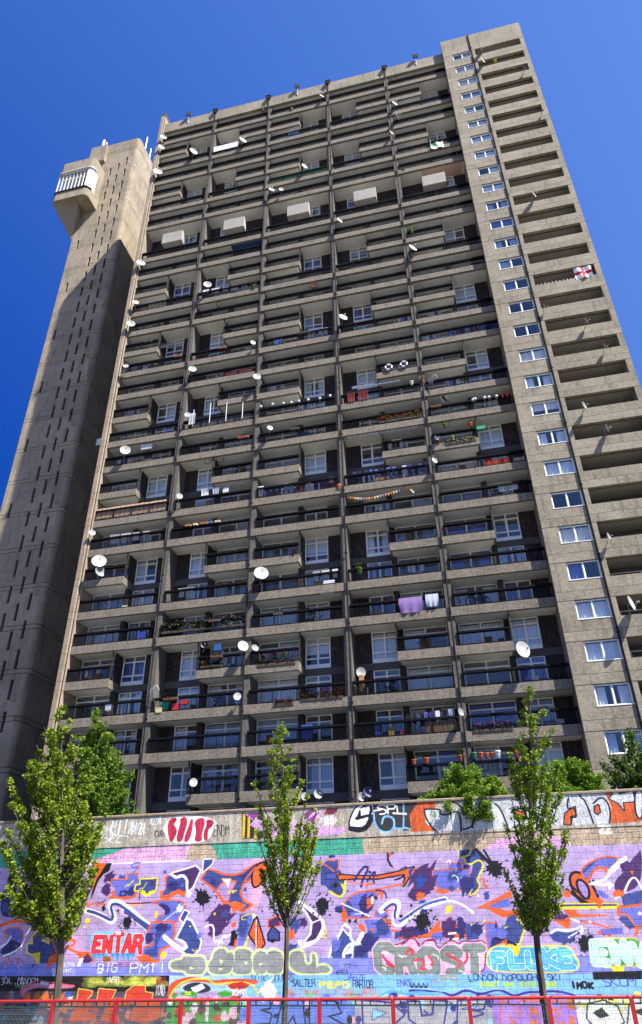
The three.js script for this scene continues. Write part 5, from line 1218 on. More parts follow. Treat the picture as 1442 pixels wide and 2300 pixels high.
const SCREENS = [[-6.76,-0.48,32.06,1.03,"#c9a98c","split bamboo screen, first balcony bay from left, twenty-first floor from top"],
[14.62,17.58,36.38,0.8,"#b8aea4","weathered slat screen, fourth balcony bay from left, nineteenth floor from top"],
[17.65,20.4,36.38,0.67,"#a89c92","grey slat screen, fourth balcony bay from left, nineteenth floor from top"],
[3.79,6.85,45.22,0.71,"#7a2a34","dark red screen, second balcony bay from left, sixteenth floor from top"],
[-5.19,-3.15,56.61,0.65,"#b8c08a","pale green screen, first balcony bay from left, twelfth floor from top"],
[25.01,26.76,31.94,0.44,"#e0481c","orange slatted panel, fifth balcony bay from left, twenty-first floor from top"],
[7.04,13.8,72.62,0.77,"#2f6a4c","green slatted screen, third balcony bay from left, sixth floor from top"],
[18.8,20.75,12.82,0.89,"#7a6248","brown timber screen, fourth balcony bay from left, twenty-eighth floor from top"],
[1.04,6.32,40.02,0.77,"#5c5860","grey mesh screen, second balcony bay from left, eighteenth floor from top"],
[16.59,17.79,31.6,0.7,"#9c7450","wooden panel, fourth balcony bay from left, twenty-first floor from top"],
[15.27,19.37,41.46,0.32,"#6c7480","grey sheet, fourth balcony bay from left, eighteenth floor from top"],
[26.99,27.8,31.67,0.65,"#c8c0b0","cream panel, fifth balcony bay from left, twenty-first floor from top"],
[25.57,26.98,29.56,0.48,"#d8dce4","white sheet panel, fifth balcony bay from left, twenty-second floor from top"],
[-8.04,-6.94,39.92,0.74,"#d0d0cc","white panel, left end wall, eighteenth floor from top"]];
const POTS = [[21.51,11.29,-0.06,0.39,"#2c7a66","","green plastic pot, fifth balcony bay from left, twenty-ninth floor from top"],
[21.88,11.3,-0.06,0.36,"#b4562f","","large terracotta pot, fifth balcony bay from left, twenty-ninth floor from top"],
[22.24,11.3,-0.06,0.31,"#b85c36","","middle terracotta pot, fifth balcony bay from left, twenty-ninth floor from top"],
[22.55,11.31,-0.06,0.31,"#b4562f","","small terracotta pot, fifth balcony bay from left, twenty-ninth floor from top"],
[22.88,11.29,-0.06,0.41,"#d8dfe6","","white plastic pot, fifth balcony bay from left, twenty-ninth floor from top"],
[23.57,11.27,-0.06,0.25,"#4c3c34","#e02418","pot of red geraniums, fifth balcony bay from left, twenty-ninth floor from top"],
[23.93,11.32,-0.06,0.3,"#b4562f","#3c7a28","terracotta pot with seedling, fifth balcony bay from left, twenty-ninth floor from top"],
[20.67,11.24,-0.06,0.34,"#a84c2c","#3c7a28","terracotta pot with plant, fourth balcony bay from left, twenty-ninth floor from top"],
[17.9,11.2,-0.06,0.32,"#b85c36","#3c7a28","terracotta bowl on the rail, fourth balcony bay from left, twenty-ninth floor from top"],
[18.66,11.21,-0.06,0.35,"#b4562f","#5c8a30","terracotta pot with spiky plant, fourth balcony bay from left, twenty-ninth floor from top"],
[24.39,35.68,-0.06,0.33,"#b4562f","#c8203c","pot of red flowers, fifth balcony bay from left, twentieth floor from top"],
[22.89,34.68,-0.06,0.3,"#7c9440","","mossy green pot, fifth balcony bay from left, twentieth floor from top"],
[13.91,31.6,-0.06,0.41,"#c87c60","","pink clay pot, third balcony bay from left, twenty-first floor from top"],
[15.17,24.26,-0.06,0.57,"#3c5a2c","#7aa428","leafy bush in a tub, fourth balcony bay from left, twenty-fourth floor from top"],
[20.26,40.77,-0.06,0.36,"#e4e4dc","#6a9430","white pot with fern, fourth balcony bay from left, eighteenth floor from top"],
[21.17,40.8,-0.06,0.29,"#b4562f","#d8b030","pot of yellow flowers, fifth balcony bay from left, eighteenth floor from top"],
[21.79,69.33,-0.06,0.27,"#6a5a3c","#8a9c34","small rail planter, fifth balcony bay from left, seventh floor from top"],
[9.76,85.7,-0.06,0.42,"#5c6a34","#8cac2c","trailing green plant, third balcony bay from left, first floor from top"],
[21.82,59.41,-0.06,0.67,"#4c5c30","#8aac30","straggly green shrub, fifth balcony bay from left, eleventh floor from top"],
[2.58,54.56,-0.06,0.36,"#5c5040","#8ab030","potted herb, second balcony bay from left, thirteenth floor from top"],
[6.14,56.07,-0.06,0.62,"#4c5c30","#7ca82c","bright green fern, second balcony bay from left, twelfth floor from top"],
[6.13,87.27,-0.06,0.76,"#5c6a34","#b0b428","yellow-green plant, second balcony bay from left, first floor from top"],
[33.18,84.21,0.48,0.42,"#8c8a30","#d8b830","yellow flowering plant, right loggias, second floor from top"],
[10.33,26.32,-0.06,0.27,"#5a3430","#c83050","pot of pink flowers, third balcony bay from left, twenty-third floor from top"],
[21.77,34.38,-0.06,0.27,"#55402c","#c8607c","pot of pink blooms, fifth balcony bay from left, twentieth floor from top"],
[27.14,37.99,-0.06,0.3,"#a04838","","first of three clay pots, fifth balcony bay from left, nineteenth floor from top"],
[27.49,38.01,-0.06,0.3,"#a85040","","second of three clay pots, fifth balcony bay from left, nineteenth floor from top"],
[27.83,38.02,-0.06,0.3,"#a04838","","third of three clay pots, fifth balcony bay from left, nineteenth floor from top"],
[22.45,35.97,-0.06,0.3,"#506040","#8aac30","small fern, fifth balcony bay from left, twentieth floor from top"],
[9.74,18.63,-0.06,0.38,"#3c4c2c","#b03050","tall red bloom, third balcony bay from left, twenty-sixth floor from top"]];
const FLOWERS = [[21.6,23.97,12.82,-0.02,0.47,["#d04cb8","#e06cc8","#b83ca4"],"trough of magenta flowers, fifth balcony bay from left, twenty-eighth floor from top"],
[7.8,10.5,18.14,-0.02,0.76,["#c82848","#d86a8c","#e8b8c4","#b01c30"],"trough of red and pink flowers, third balcony bay from left, twenty-sixth floor from top"],
[3.64,5.21,18.44,-0.02,0.39,["#d83c20","#e8d8c8","#c02818"],"red and white flower trough, second balcony bay from left, twenty-sixth floor from top"],
[0.39,6.83,21.28,-0.02,0.76,["#b8c0d8","#d8e0e8"],"row of leafy planters, second balcony bay from left, twenty-fifth floor from top"],
[10.84,13.67,15.57,-0.02,0.54,["#c02848","#b03058"],"trough of dark red flowers, third balcony bay from left, twenty-seventh floor from top"],
[9.03,10.39,15.38,-0.02,0.36,["#b83058","#c04868"],"small trough of pink flowers, third balcony bay from left, twenty-seventh floor from top"],
[22.27,24.61,34.25,-0.02,0.33,["#e8c8d0","#c8d078"],"planter of pale flowers, fifth balcony bay from left, twentieth floor from top"],
[17.3,20.67,37.33,-0.02,0.5,["#e0402c","#f0c030","#d85090"],"planter of bright mixed flowers, fourth balcony bay from left, nineteenth floor from top"]];
const BIKES = [[23.03,21.08,-0.3,"bicycle propped behind the railing, fifth balcony bay from left, twenty-fifth floor from top"],
[22.01,21.14,-0.3,"bicycle propped behind the railing, fifth balcony bay from left, twenty-fifth floor from top"],
[20.89,32.54,-0.3,"bicycle propped behind the railing, fourth balcony bay from left, twenty-first floor from top"],
[11.58,21.31,-0.3,"bicycle propped behind the railing, third balcony bay from left, twenty-fifth floor from top"],
[8.88,26.64,-0.3,"bicycle propped behind the railing, third balcony bay from left, twenty-third floor from top"],
[3.3,36.14,-0.3,"bicycle propped behind the railing, second balcony bay from left, twentieth floor from top"],
[5.66,10.61,-0.3,"bicycle propped behind the railing, second balcony bay from left, twenty-ninth floor from top"],
[19.94,12.9,-0.3,"bicycle propped behind the railing, fourth balcony bay from left, twenty-eighth floor from top"]];
const BOXES = [[14.88,16.54,-0.4,0.27,1.12,0.3,"#b88a58","timber_locker","tall pine locker, fourth balcony bay from left, twenty-seventh floor from top"],
[12.05,55.31,-0.3,0.51,0.77,0.3,"#a87848","cardboard_box","brown cardboard box, third balcony bay from left, thirteenth floor from top"],
[25.1,35.48,-0.2,0.66,0.33,0.3,"#1f9c6c","storage_crate","green plastic crate, fifth balcony bay from left, twentieth floor from top"],
[29.22,57.29,-0.5,0.63,0.63,0.3,"#5a6a88","television_set","blue grey cabinet, window column, twelfth floor from top"],
[-3.06,38.91,-0.3,1.07,0.5,0.3,"#c8ccd0","storage_chest","white chest, first balcony bay from left, nineteenth floor from top"],
[-3.06,16.27,-0.2,0.47,0.41,0.3,"#d8dce4","laundry_basket","white basket, first balcony bay from left, twenty-seventh floor from top"],
[4.79,19.89,-0.2,0.53,0.46,0.3,"#245a9c","water_tank","blue tub, second balcony bay from left, twenty-sixth floor from top"],
[-1.17,21.26,-0.2,0.56,0.7,0.3,"#2440a4","plastic_bin","blue bin, first balcony bay from left, twenty-fifth floor from top"],
[12.16,23.63,-0.15,0.71,0.97,0.3,"#0e0e12","speaker_cabinet","black cabinet, third balcony bay from left, twenty-fourth floor from top"],
[12.76,23.58,-0.2,1.1,0.97,0.3,"#dfe2e4","white_board","white board, third balcony bay from left, twenty-fourth floor from top"],
[25.91,37.23,-0.3,1.01,0.47,0.3,"#241c20","storage_chest","dark chest, fifth balcony bay from left, nineteenth floor from top"],
[-3.05,14.42,-0.1,0.4,0.27,0.3,"#c8ccd2","planter_tray","white tray, first balcony bay from left, twenty-eighth floor from top"],
[8.71,48.46,-0.2,0.74,0.5,0.3,"#3458a8","recycling_box","blue box, third balcony bay from left, fifteenth floor from top"],
[10.01,81.21,-0.2,1.34,0.41,0.3,"#3a5aa4","blue_tarpaulin","blue bundle, third balcony bay from left, third floor from top"],
[13.31,32.61,-0.2,0.35,0.56,0.3,"#3c3f54","steel_box","slate grey box, third balcony bay from left, twenty-first floor from top"],
[1.17,15.95,-0.2,0.65,0.72,0.3,"#2f8c68","toy_chest","green toy chest, second balcony bay from left, twenty-seventh floor from top"],
[2.02,15.92,-0.12,0.45,0.45,0.3,"#b81c24","toy_basket","red toy basket, second balcony bay from left, twenty-seventh floor from top"],
[0.84,15.76,-0.1,0.46,0.33,0.3,"#d8c890","straw_basket","straw basket, second balcony bay from left, twenty-seventh floor from top"],
[2.66,16.17,-0.1,0.45,0.26,0.3,"#c02028","red_crate","red crate, second balcony bay from left, twenty-seventh floor from top"],
[24.16,11.16,-0.1,0.25,0.25,0.3,"#c8685c","clay_trough","clay trough, fifth balcony bay from left, twenty-ninth floor from top"],
[11.19,13.66,-0.4,0.71,0.88,0.3,"#2848a0","blue_playhouse","blue plastic playhouse, third balcony bay from left, twenty-eighth floor from top"],
[15.83,13.45,-0.3,0.45,0.62,0.3,"#4058a0","ride_on_toy","blue toy, fourth balcony bay from left, twenty-eighth floor from top"],
[16.66,13.26,-0.3,0.39,0.56,0.3,"#a08438","yellow_slide","yellow slide, fourth balcony bay from left, twenty-eighth floor from top"],
[17.35,13.08,-0.3,0.28,0.44,0.3,"#b02c34","red_toy","red toy, fourth balcony bay from left, twenty-eighth floor from top"]];
const MISC = {"life_rings":[[18.5,43.01,0.33],
[19.78,43.07,0.33]],"bunting":[[14.45,31.02],
[15.19,30.74],
[16.21,30.58],
[17.16,30.67],
[17.91,30.78],
[18.6,30.99],
[19.11,31.06],
[19.56,30.52]],"algeria":[24.92,73.2,26.2,71.26],"england":[35.23,49.92,36.08,48.37],"awning":[0.27,83.05,3.31,80.21],"flood":[[-3.58,90.0],
[10.5,90.16],
[24.85,90.18]],"ant":[[-21.64,103.87],
[-17.64,111.14],
[-16.81,109.33],
[-16.5,111.17]],"umb":[8.6,12.97],"pole":[[24.93,14.58],
[25.13,13.6]],"whitepoles":[[1.19,41.94,1.26,40.15],
[2.73,42.43,2.8,40.23],
[4.23,42.16,4.27,40.14],
[5.71,41.86,5.71,40.14]],"globes":[[7.35,41.12,3],
[8.38,41.15,3],
[9.33,41.06,3],
[10.03,41.01,3],
[10.7,41.01,3],
[11.51,40.99,3],
[12.52,40.93,3],
[13.4,41.03,3],
[24.85,38.2,5],
[25.03,38.25,5],
[25.75,38.23,5],
[26.09,38.21,5],
[26.66,38.18,5]],"soffits":[[3.29,63.69,6.6,63.44],
[24.19,69.1,27.76,68.75]],"ladderant":[[0.44,16.9],
[13.83,15.78],
[21.86,40.99]]};

const paintCol = new Map();
const flat = (hex, rough = .8) => { const k = hex + rough; if (!paintCol.has(k)) paintCol.set(k, std({ color: new THREE.Color(hex).multiplyScalar(.85), roughness: rough, side: THREE.DoubleSide })); return paintCol.get(k); };
{ // satellite dishes
  const C = { w: std({ color: lin(.36, .37, .37), roughness: .65 }), g: std({ color: lin(.22, .23, .24), roughness: .55 }), n: std({ color: lin(.02, .03, .09), roughness: .5 }), k: std({ color: lin(.03, .03, .03), roughness: .5 }) }, metal = std({ color: lin(.3, .3, .3), roughness: .5, metalness: .5 });
  const prof = []; for (let i = 0; i <= 7; i++) { const t = i / 7; prof.push(new THREE.Vector2(t, .24 * t * t)); } for (let i = 7; i >= 0; i--) { const t = i / 7; prof.push(new THREE.Vector2(t * 1.015 + .001, .24 * t * t - .035)); }
  const refl = new THREE.LatheGeometry(prof, 22), arm = merge([rod([0, .2, -1], [0, .95, -.15], .03), rod([-.55, .1, -.75], [0, .95, -.12], .012), rod([.55, .1, -.75], [0, .95, -.12], .012)]), lnb = merge([rod([0, .82, -.12], [0, 1.08, -.2], .1, .07, 10), rod([0, 1.06, -.18], [0, 1.12, -.2], .12, .12, 10)]);
  for (const [x, y, z, r0, col, yaw, pitch, label] of DISHES) {
    const r = r0 * 1.02;
    const d = thing('satellite_dish', label, 'satellite dish', [x, y, z], 'satellite dishes on the balconies');
    const a = .6 + rr(-.3, .3) + yaw + (x > 20 ? .45 : 0), p = .16 + rr(-.12, .12) + pitch, dir = V(Math.sin(a) * Math.cos(p), Math.sin(p), Math.cos(a) * Math.cos(p)), q = new THREE.Quaternion().setFromUnitVectors(V(0, 1, 0), dir);
    const m = part('reflector', refl, C[col], d); m.scale.set(r * .93, r, r * 1.03); m.quaternion.copy(q);
    const twist = new THREE.Quaternion().setFromRotationMatrix(new THREE.Matrix4().makeBasis(V(0, 1, 0).cross(dir).normalize().negate(), dir, V(0, 1, 0).addScaledVector(dir, -dir.y).normalize()));
    const f = part('feed_arm', arm, metal, d); f.scale.setScalar(r * .98); f.quaternion.copy(twist);
    const l = part('receiver', lnb, C.w, f);
    const back = dir.clone().multiplyScalar(-.14), foot = V(back.x - .08, back.y - .25 - r * .7, z > .5 ? .55 - z : z < -.4 ? -1.5 - z : Math.min(-.06, -z - .02));
    part('mount', merge([rod([0, 0, 0], [back.x, back.y, back.z], .035), rod([back.x, back.y, back.z], [back.x, foot.y, back.z], .024), rod([back.x, foot.y, back.z], [foot.x, foot.y, foot.z], .024)]), metal, d);
  }
}
{ // washing
  const cname = (h) => { const c = new THREE.Color(h), o = {}; c.getHSL(o); if (o.l < .1) return 'black'; if (o.s < .25 && o.l > .55) return 'white'; if (o.l > .78) return 'pale'; if (o.h > .9 || o.h < .04) return o.l < .3 ? 'dark red' : 'red'; if (o.h > .7) return 'purple'; if (o.h > .54) return o.l < .35 ? 'dark blue' : 'light blue'; return 'grey'; };
  const wm = new Map(), washing = (c) => { if (!wm.has(c)) wm.set(c, std({ color: new THREE.Color(c).multiplyScalar(.6), roughness: .95, side: THREE.DoubleSide })); return wm.get(c); };
  for (const [x, y, z, w, h, col, where, nth] of GARMENTS) {
    const g = new THREE.PlaneGeometry(w, h, 8, 6), p = g.attributes.position, s = rr(0, 9), narrow = rnd() < .45 ? rr(.1, .3) : 0;
    for (let i = 0; i < p.count; i++) { const u = p.getX(i), v = (h / 2 - p.getY(i)) / h; p.setXYZ(i, u * (1 - narrow * v + .05 * Math.sin(v * 5 + s)), -v * h, .05 * v * Math.sin(u * 16 / Math.max(w, .3) + s) + .03 * Math.sin(v * 4 + s) + .03); }
    g.computeVertexNormals();
    const m = shade(new THREE.Mesh(g, washing(col))); m.name = numbered('garment'); m.position.set(x, y, z); scene.add(m); tag(m, cname(col) + ' laundry, ' + nth + ', ' + where, 'laundry', 'washing drying on the balconies');
  }
}
// slatted and sheet screens tied inside the railings
for (const [x0, x1, y, h, col, label] of SCREENS) {
  const t = thing('balcony_screen', label, 'screen', [x0, y, -.13], 'screens tied to railings'), w = x1 - x0, n = Math.max(4, Math.round(w / .14)), vs = [0, 1, 2].map((i) => std({ color: new THREE.Color(col).multiplyScalar(.7 + .2 * i), roughness: .9 }));
  for (let i = 0; i < n; i++) part('slat', box(i * w / n, (i + .88) * w / n, rr(0, .03), h - rr(0, .05), -.01, rr(.004, .012)), vs[i % 3], t);
  part('batten', merge([box(0, w, h * .2, h * .2 + .03, -.03, -.012), box(0, w, h * .75, h * .75 + .03, -.03, -.012)]), vs[0], t);
}
function tuft(n, r, h, cols, size) { // leaves and petals as one geometry with vertex colours
  const pos = [], col = [], nor = [], c = new THREE.Color();
  for (let i = 0; i < n; i++) {
    const a = rr(0, 6.283), q = Math.sqrt(rnd()) * r, p = V(Math.cos(a) * q, rr(0, h), Math.sin(a) * q * .8), d = V(rr(-1, 1), rr(-.2, 1), rr(-1, 1)).normalize(), w = V(rr(-1, 1), rr(-1, 1), rr(-1, 1)).cross(d).normalize().multiplyScalar(size * .4), nn = d.clone().cross(w).normalize(); c.set(pick(cols)); c.multiplyScalar(rr(.6, 1));
    const tip = p.clone().addScaledVector(d, size), m = p.clone().addScaledVector(d, size * .45), l = m.clone().add(w), rt = m.clone().sub(w);
    for (const v of [p, l, tip, p, tip, rt]) { pos.push(v.x, v.y, v.z); col.push(c.r, c.g, c.b); nor.push(nn.x, nn.y, nn.z); }
  }
  const g = new THREE.BufferGeometry(); g.setAttribute('position', new THREE.Float32BufferAttribute(pos, 3)); g.setAttribute('normal', new THREE.Float32BufferAttribute(nor, 3)); g.setAttribute('color', new THREE.Float32BufferAttribute(col, 3)); return g;
}
const greens = ['#4c7a24', '#6a9430', '#3c6420', '#86a838'];
M.tuft = std({ vertexColors: true, roughness: .8, side: THREE.DoubleSide });
for (const [x, y, z, h, col, fl, label] of POTS) {
  const t = thing('flower_pot', label, 'plant pot', [x, y, z], 'plant pots on the balconies'), hp = Math.min(h, .45);
  part('pot', new THREE.LatheGeometry([[0, 0], [.30, 0], [.42, .82], [.48, .82], [.48, 1], [.4, 1], [.36, .86], [0, .84]].map(([a, b]) => new THREE.Vector2(a * hp, b * hp)), 14), flat(col, .85), t);
  if (fl) { const f = part('plant', tuft(60, Math.max(.18, h * .5), h * .8, [...greens, fl, fl, fl], .13), M.tuft, t); f.userData.kind = 'stuff'; f.position.y = hp * .8; }
}
for (const [x0, x1, y, z, h, cols, label] of FLOWERS) {
  const t = thing('flower_trough', label, 'planter', [x0, y, z], 'flower troughs on the balconies'), w = x1 - x0;
  part('trough', plate(0, w, -.02, .16, -.1, .06, .02), flat('#4a3a30'), t);
  const G = []; for (let x = .1; x < w; x += .16) { const g = tuft(24, .14, Math.max(.12, h * .8), greens, .1); g.translate(x, .1, -.02); G.push(g); }
  part('foliage', mergeGeometries(G), M.tuft, t).userData.kind = 'stuff';
  const B = []; for (let x = .08; x < w; x += .13) { const g = tuft(12, .1, Math.max(.14, h), cols, .09); g.translate(x, .14, .02); B.push(g); }
  part('blooms', mergeGeometries(B), M.tuft, t).userData.kind = 'stuff';
}
{ // bicycles
  const wheel = new THREE.TorusGeometry(.32, .022, 5, 22), fr = merge([rod([0, .33, 0], [.4, .33, 0], .016), rod([.4, .33, 0], [.2, .8, 0], .018), rod([.2, .8, 0], [0, .33, 0], .012), rod([.4, .33, 0], [.82, .85, 0], .018), rod([.24, .74, 0], [.8, .8, 0], .018), rod([.82, .9, 0], [1.02, .33, 0], .016), rod([.7, .95, -.2], [.84, .98, .2], .014)]), seat = merge([box(.08, .32, .86, .91, -.07, .07), rod([.2, .8, 0], [.2, .87, 0], .014)]);
  const cols = ['#20242c', '#8c1c24', '#24305c', '#3c4048'];
  BIKES.forEach(([x, y, z, label], i) => {
    const t = thing('bicycle', ['black ', 'red ', 'dark blue ', 'grey '][i % 4] + label, 'bicycle', [x - .5, y, z], 'bicycles kept on the balconies'); t.rotation.y = rr(-.12, .12);
    part('frame', fr, flat(cols[i % 4], .4), t); part('saddle', seat, M.black, t);
    for (const wx of [0, 1.02]) part('wheel', wheel, M.black, t, [wx, .33, 0]);
  });
}
for (const [x, y, z, w, h, d, col, name, label] of BOXES) { // chests, lockers and toys: tapered body with a lid
  const t = thing(name, label, name.split('_').at(-1), [x, y - h / 2, z], 'things stored on the balconies'), m = flat(col, .6);
  const b = new THREE.CylinderGeometry(.5 * Math.SQRT2, .46 * Math.SQRT2, 1, 4, 1); b.rotateY(Math.PI / 4); b.scale(w, h * .88, d); b.translate(0, h * .44, 0); const nb = b.toNonIndexed(); nb.computeVertexNormals();
  part('body', nb, m, t); part('lid', plate(-w * .53, w * .53, h * .86, h, -d * .53, d * .53, Math.min(.02, h * .05)), m, t);
}
{ // life rings
  MISC.life_rings.forEach(([x, y, r], i) => {
    const t = thing('life_ring', ['white life ring on the left of the pair, fourth bay railing', 'white life ring on the right of the pair, fourth bay railing'][i], 'life ring', [x, y, .06], 'life rings on a railing');
    part('ring', new THREE.TorusGeometry(r * .8, r * .26, 8, 24), flat('#dcdce4', .6), t);
    for (let k = 0; k < 4; k++) { const g = new THREE.TorusGeometry(r * .8, r * .28, 8, 4, .5); g.rotateZ(k * Math.PI / 2 + .4); part('band', g, flat('#2c3450', .6), t); }
  });
  // bunting
  const pts = MISC.bunting.map(([x, y]) => [x, y, -.12]), t = thing('bunting', 'string of coloured pennants across a fourth bay balcony', 'bunting', [0, 0, 0]);
  const c = new THREE.CatmullRomCurve3(pts.map((p) => V(...p))); part('string', new THREE.TubeGeometry(c, 40, .008, 4), flat('#c8c8c8'), t);
  const cs = ['#e0649c', '#e0a030', '#d84028', '#d8d040', '#d8d8e0', '#e880b0', '#40a060'];
  for (let i = 0; i < 26; i++) { const p = c.getPointAt((i + .5) / 26), s = .095; part('pennant', prism([[-s, 0], [s, 0], [0, -.24]], -.004, .004), flat(cs[i % 7]), t, [p.x, p.y, p.z]); }
  // flags
  const flagTex = (draw, w = 96, h = 64) => { const cv = document.createElement('canvas'); cv.width = w; cv.height = h; draw(cv.getContext('2d'), w, h); const q = new THREE.CanvasTexture(cv); q.colorSpace = THREE.SRGBColorSpace; return std({ map: q, roughness: .9, side: THREE.DoubleSide }); };
  const cloth = (w, h, s) => { const g = new THREE.PlaneGeometry(w, h, 14, 8), p = g.attributes.position; for (let i = 0; i < p.count; i++) p.setZ(i, .07 * Math.sin(p.getX(i) * 7 + p.getY(i) * 2 + s)); g.computeVertexNormals(); return g; };
  const f1 = flagTex((c, w, h) => { c.fillStyle = '#eceef2'; c.fillRect(0, 0, w, h); c.fillStyle = '#128a48'; c.fillRect(0, 0, w * .5, h * .55); c.fillStyle = '#c8202c'; c.beginPath(); c.arc(w * .5, h * .3, h * .18, 0, 7); c.fill(); c.fillStyle = '#eceef2'; c.beginPath(); c.arc(w * .54, h * .3, h * .14, 0, 7); c.fill(); c.fillStyle = '#8c9cd0'; for (let i = 0; i < 5; i++) c.fillRect(w * .36 + i * 10, h * .62, 7, h * .2); });
  const [ax0, ay1, ax1, ay0] = MISC.algeria, fa = thing('flag', 'green and white flag hung over the fifth bay railing near the top', 'flag', [(ax0 + ax1) / 2, (ay0 + ay1) / 2, .12], 'flags on the tower block');
  const fm = part('cloth', cloth(ax1 - ax0, 1.3, 1), f1, fa); fm.rotation.x = -.15; part('pole', rod([-.7, -.6, .05], [-.62, 1.1, .05], .02), flat('#d8d8d8'), fa);
  const f2 = flagTex((c, w, h) => { c.fillStyle = '#f0f0f2'; c.fillRect(0, 0, w, h); c.fillStyle = '#c81c28'; c.fillRect(w * .42, 0, w * .16, h); c.fillRect(0, h * .38, w, h * .24); });
  const [ex0, ey1, ex1, ey0] = MISC.england, fe = thing('flag', 'white flag with a red cross hanging in a right hand loggia', 'flag', [(ex0 + ex1) / 2 - .3, (ey0 + ey1) / 2 + .1, .6], 'flags on the tower block');
  part('cloth', cloth(1.35, 1.25, 3), f2, fe); part('pole', rod([-.7, .63, 0], [.7, .63, 0], .02), flat('#808080'), fe);
  // balloons and ribbons along that loggia
  for (let i = 0; i < 12; i++) { const b = thing('paper_decoration', ['leftmost', 'second', 'third', 'fourth', 'fifth', 'sixth', 'seventh', 'eighth', 'ninth', 'tenth', 'eleventh', 'rightmost'][i] + ' white paper decoration along the loggia with the red cross flag', 'decoration', [31.6 + i * .3, Yk(14) - .485 * ST + .06 + (i % 3) * .02, .5], 'decorations along the flag loggia'); part('puff', new THREE.IcosahedronGeometry(.06, 1), flat('#e4e4ec'), b); part('tie', rod([0, .05, 0], [0, .12, -.04], .006), flat('#c8c8c8'), b); }
  // wind screen of white panels at the second bay
  const [wx0, wy1, wx1, wy0] = MISC.awning, aw = thing('wind_screen', 'white three-panel screen on a balcony rail near the top of the second bay', 'screen', [wx0, 81.0, .02]);
  for (let i = 0; i < 3; i++) { const w = (wx1 - wx0) / 3; part('panel', box(i * w + .02, (i + 1) * w - .02, 0, .95, 0, .03), M.frame, aw); const lid = part('canopy', box(i * w + .02, (i + 1) * w - .02, -.02, .02, -.9, 0), M.frame, aw, [0, .99, .03]); lid.rotation.x = -.35; }
  // floodlights on the roof edge
  const fl = ['left', 'middle', 'right'];
  MISC.flood.forEach(([x, y], i) => {
    const t = thing('floodlight', fl[i] + ' one of three floodlights standing on the roof parapet', 'floodlight', [x, OFF + 1.2, .06], 'floodlights on the roof edge'); t.scale.setScalar(.72);
    part('bracket', merge([rod([0, -.6, 0], [0, 1.35, .25], .045), rod([0, 0, 0], [0, -.2, -.04], .04)]), flat('#b0b4bc', .5), t);
    const h = part('lamp_housing', merge([plate(-.42, .42, -.28, .28, -.16, .16, .06), box(-.2, .2, -.36, -.28, -.06, .06)]), flat('#34363a', .5), t, [0, 1.55, .35]); h.rotation.x = .75; part('lens', plate(-.34, .34, -.21, .21, .155, .175, .004), flat('#8c9094', .2), h);
  });
  // masts on the stair tower
  const mast = (x, y0, h, z, label, kind) => { const t = thing('antenna_mast', label, 'antenna', [x, y0, z], 'antennas on the stair tower roof'), G = [rod([0, 0, 0], [0, h, 0], .06)]; part('pole', merge(G), flat('#c0c4cc', .4), t); if (kind) part('panel_antenna', merge([plate(-.16, .16, h - 1.9, h, .08, .3, .05), rod([.4, h - 2.2, 0], [.4, h - .4, 0], .07), rod([.4, h - 1.6, 0], [0, h - 1.6, 0], .03), rod([.6, h - 2.4, .2], [.6, h - 1, .2], .05), rod([.6, h - 2, .2], [0, h - 2, 0], .03)]), flat('#e8ecf0', .4), t); else part('whip', merge([rod([0, h * .4, .12], [0, h, .12], .055), rod([0, h * .5, .12], [0, h * .5, 0], .03)]), flat('#e8ecf0', .4), t); };
  mast(-21.3, OFF + 12.6, 3.4, -7.3, 'white panel antenna on the low housing of the stair tower roof', true);
  mast(-15.5, OFF + 13.2, 4.6, -9.2, 'tallest whip antenna at the right of the stair tower roof'); mast(-15.2, OFF + 13.2, 3.1, -10.2, 'short whip antenna on the stair tower roof edge'); mast(-15.25, OFF + 13.2, 4.1, -11.5, 'whip antenna nearest the tower block on the stair tower');
  // parasol, poles, aerials
  const um = thing('parasol', 'closed dark red parasol on a lower third bay balcony', 'parasol', [8.6, 11.6, -.5]); part('canopy', new THREE.ConeGeometry(.22, 1.5, 10).rotateX(Math.PI).translate(0, 1.3, 0), flat('#8c1418'), um); part('pole', rod([0, -.4, 0], [0, 2.1, 0], .02), flat('#c8c8c8'), um);
  const yp = thing('folded_parasol', 'yellow striped folded parasol on a lower fifth bay balcony', 'parasol', [25.0, 13.0, -.3]); part('canopy', new THREE.ConeGeometry(.1, 1.5, 8).rotateX(Math.PI).rotateZ(.2).translate(0, .9, 0), flat('#e0b020'), yp); part('pole', rod([.15, -.4, 0], [-.15, 1.8, 0], .02), flat('#403020'), yp);
  MISC.whitepoles.forEach(([x0, y1, x1, y0], i) => { const t = thing('white_post', ['leftmost', 'second', 'third', 'rightmost'][i] + ' of four white posts on a second bay balcony', 'post', [x0, y0, .04], 'white posts on a second bay balcony'); part('shaft', rod([0, 0, 0], [0, y1 - y0, 0], .035, .03, 6), flat('#d8dce4', .5), t); part('cap', new THREE.SphereGeometry(.05, 8, 6).translate(0, y1 - y0, 0), flat('#d8dce4', .5), t); });
  [[.44, 16.9, 'white comb aerial at the lower left of the second bay'], [21.95, 40.6, 'white comb aerial beside the fourth column']].forEach(([x, y, l]) => { const t = thing('comb_aerial', l, 'aerial', [x, y, .1], 'aerials on the balconies'); part('boom', rod([-.3, 0, 0], [.35, .35, .3], .018), flat('#d8dce0', .4), t); const G = []; for (let i = 0; i < 7; i++) { const f = i / 6, a = [-.3 + .65 * f, .35 * f, .3 * f]; G.push(rod([a[0] - .12, a[1] + .22, a[2]], [a[0] + .12, a[1] - .22, a[2]], .012)); } part('elements', merge(G), flat('#d8dce0', .4), t); part('stub', rod([0, .16, .12], [-.05, -.5, -.1], .02), flat('#808488', .4), t); });
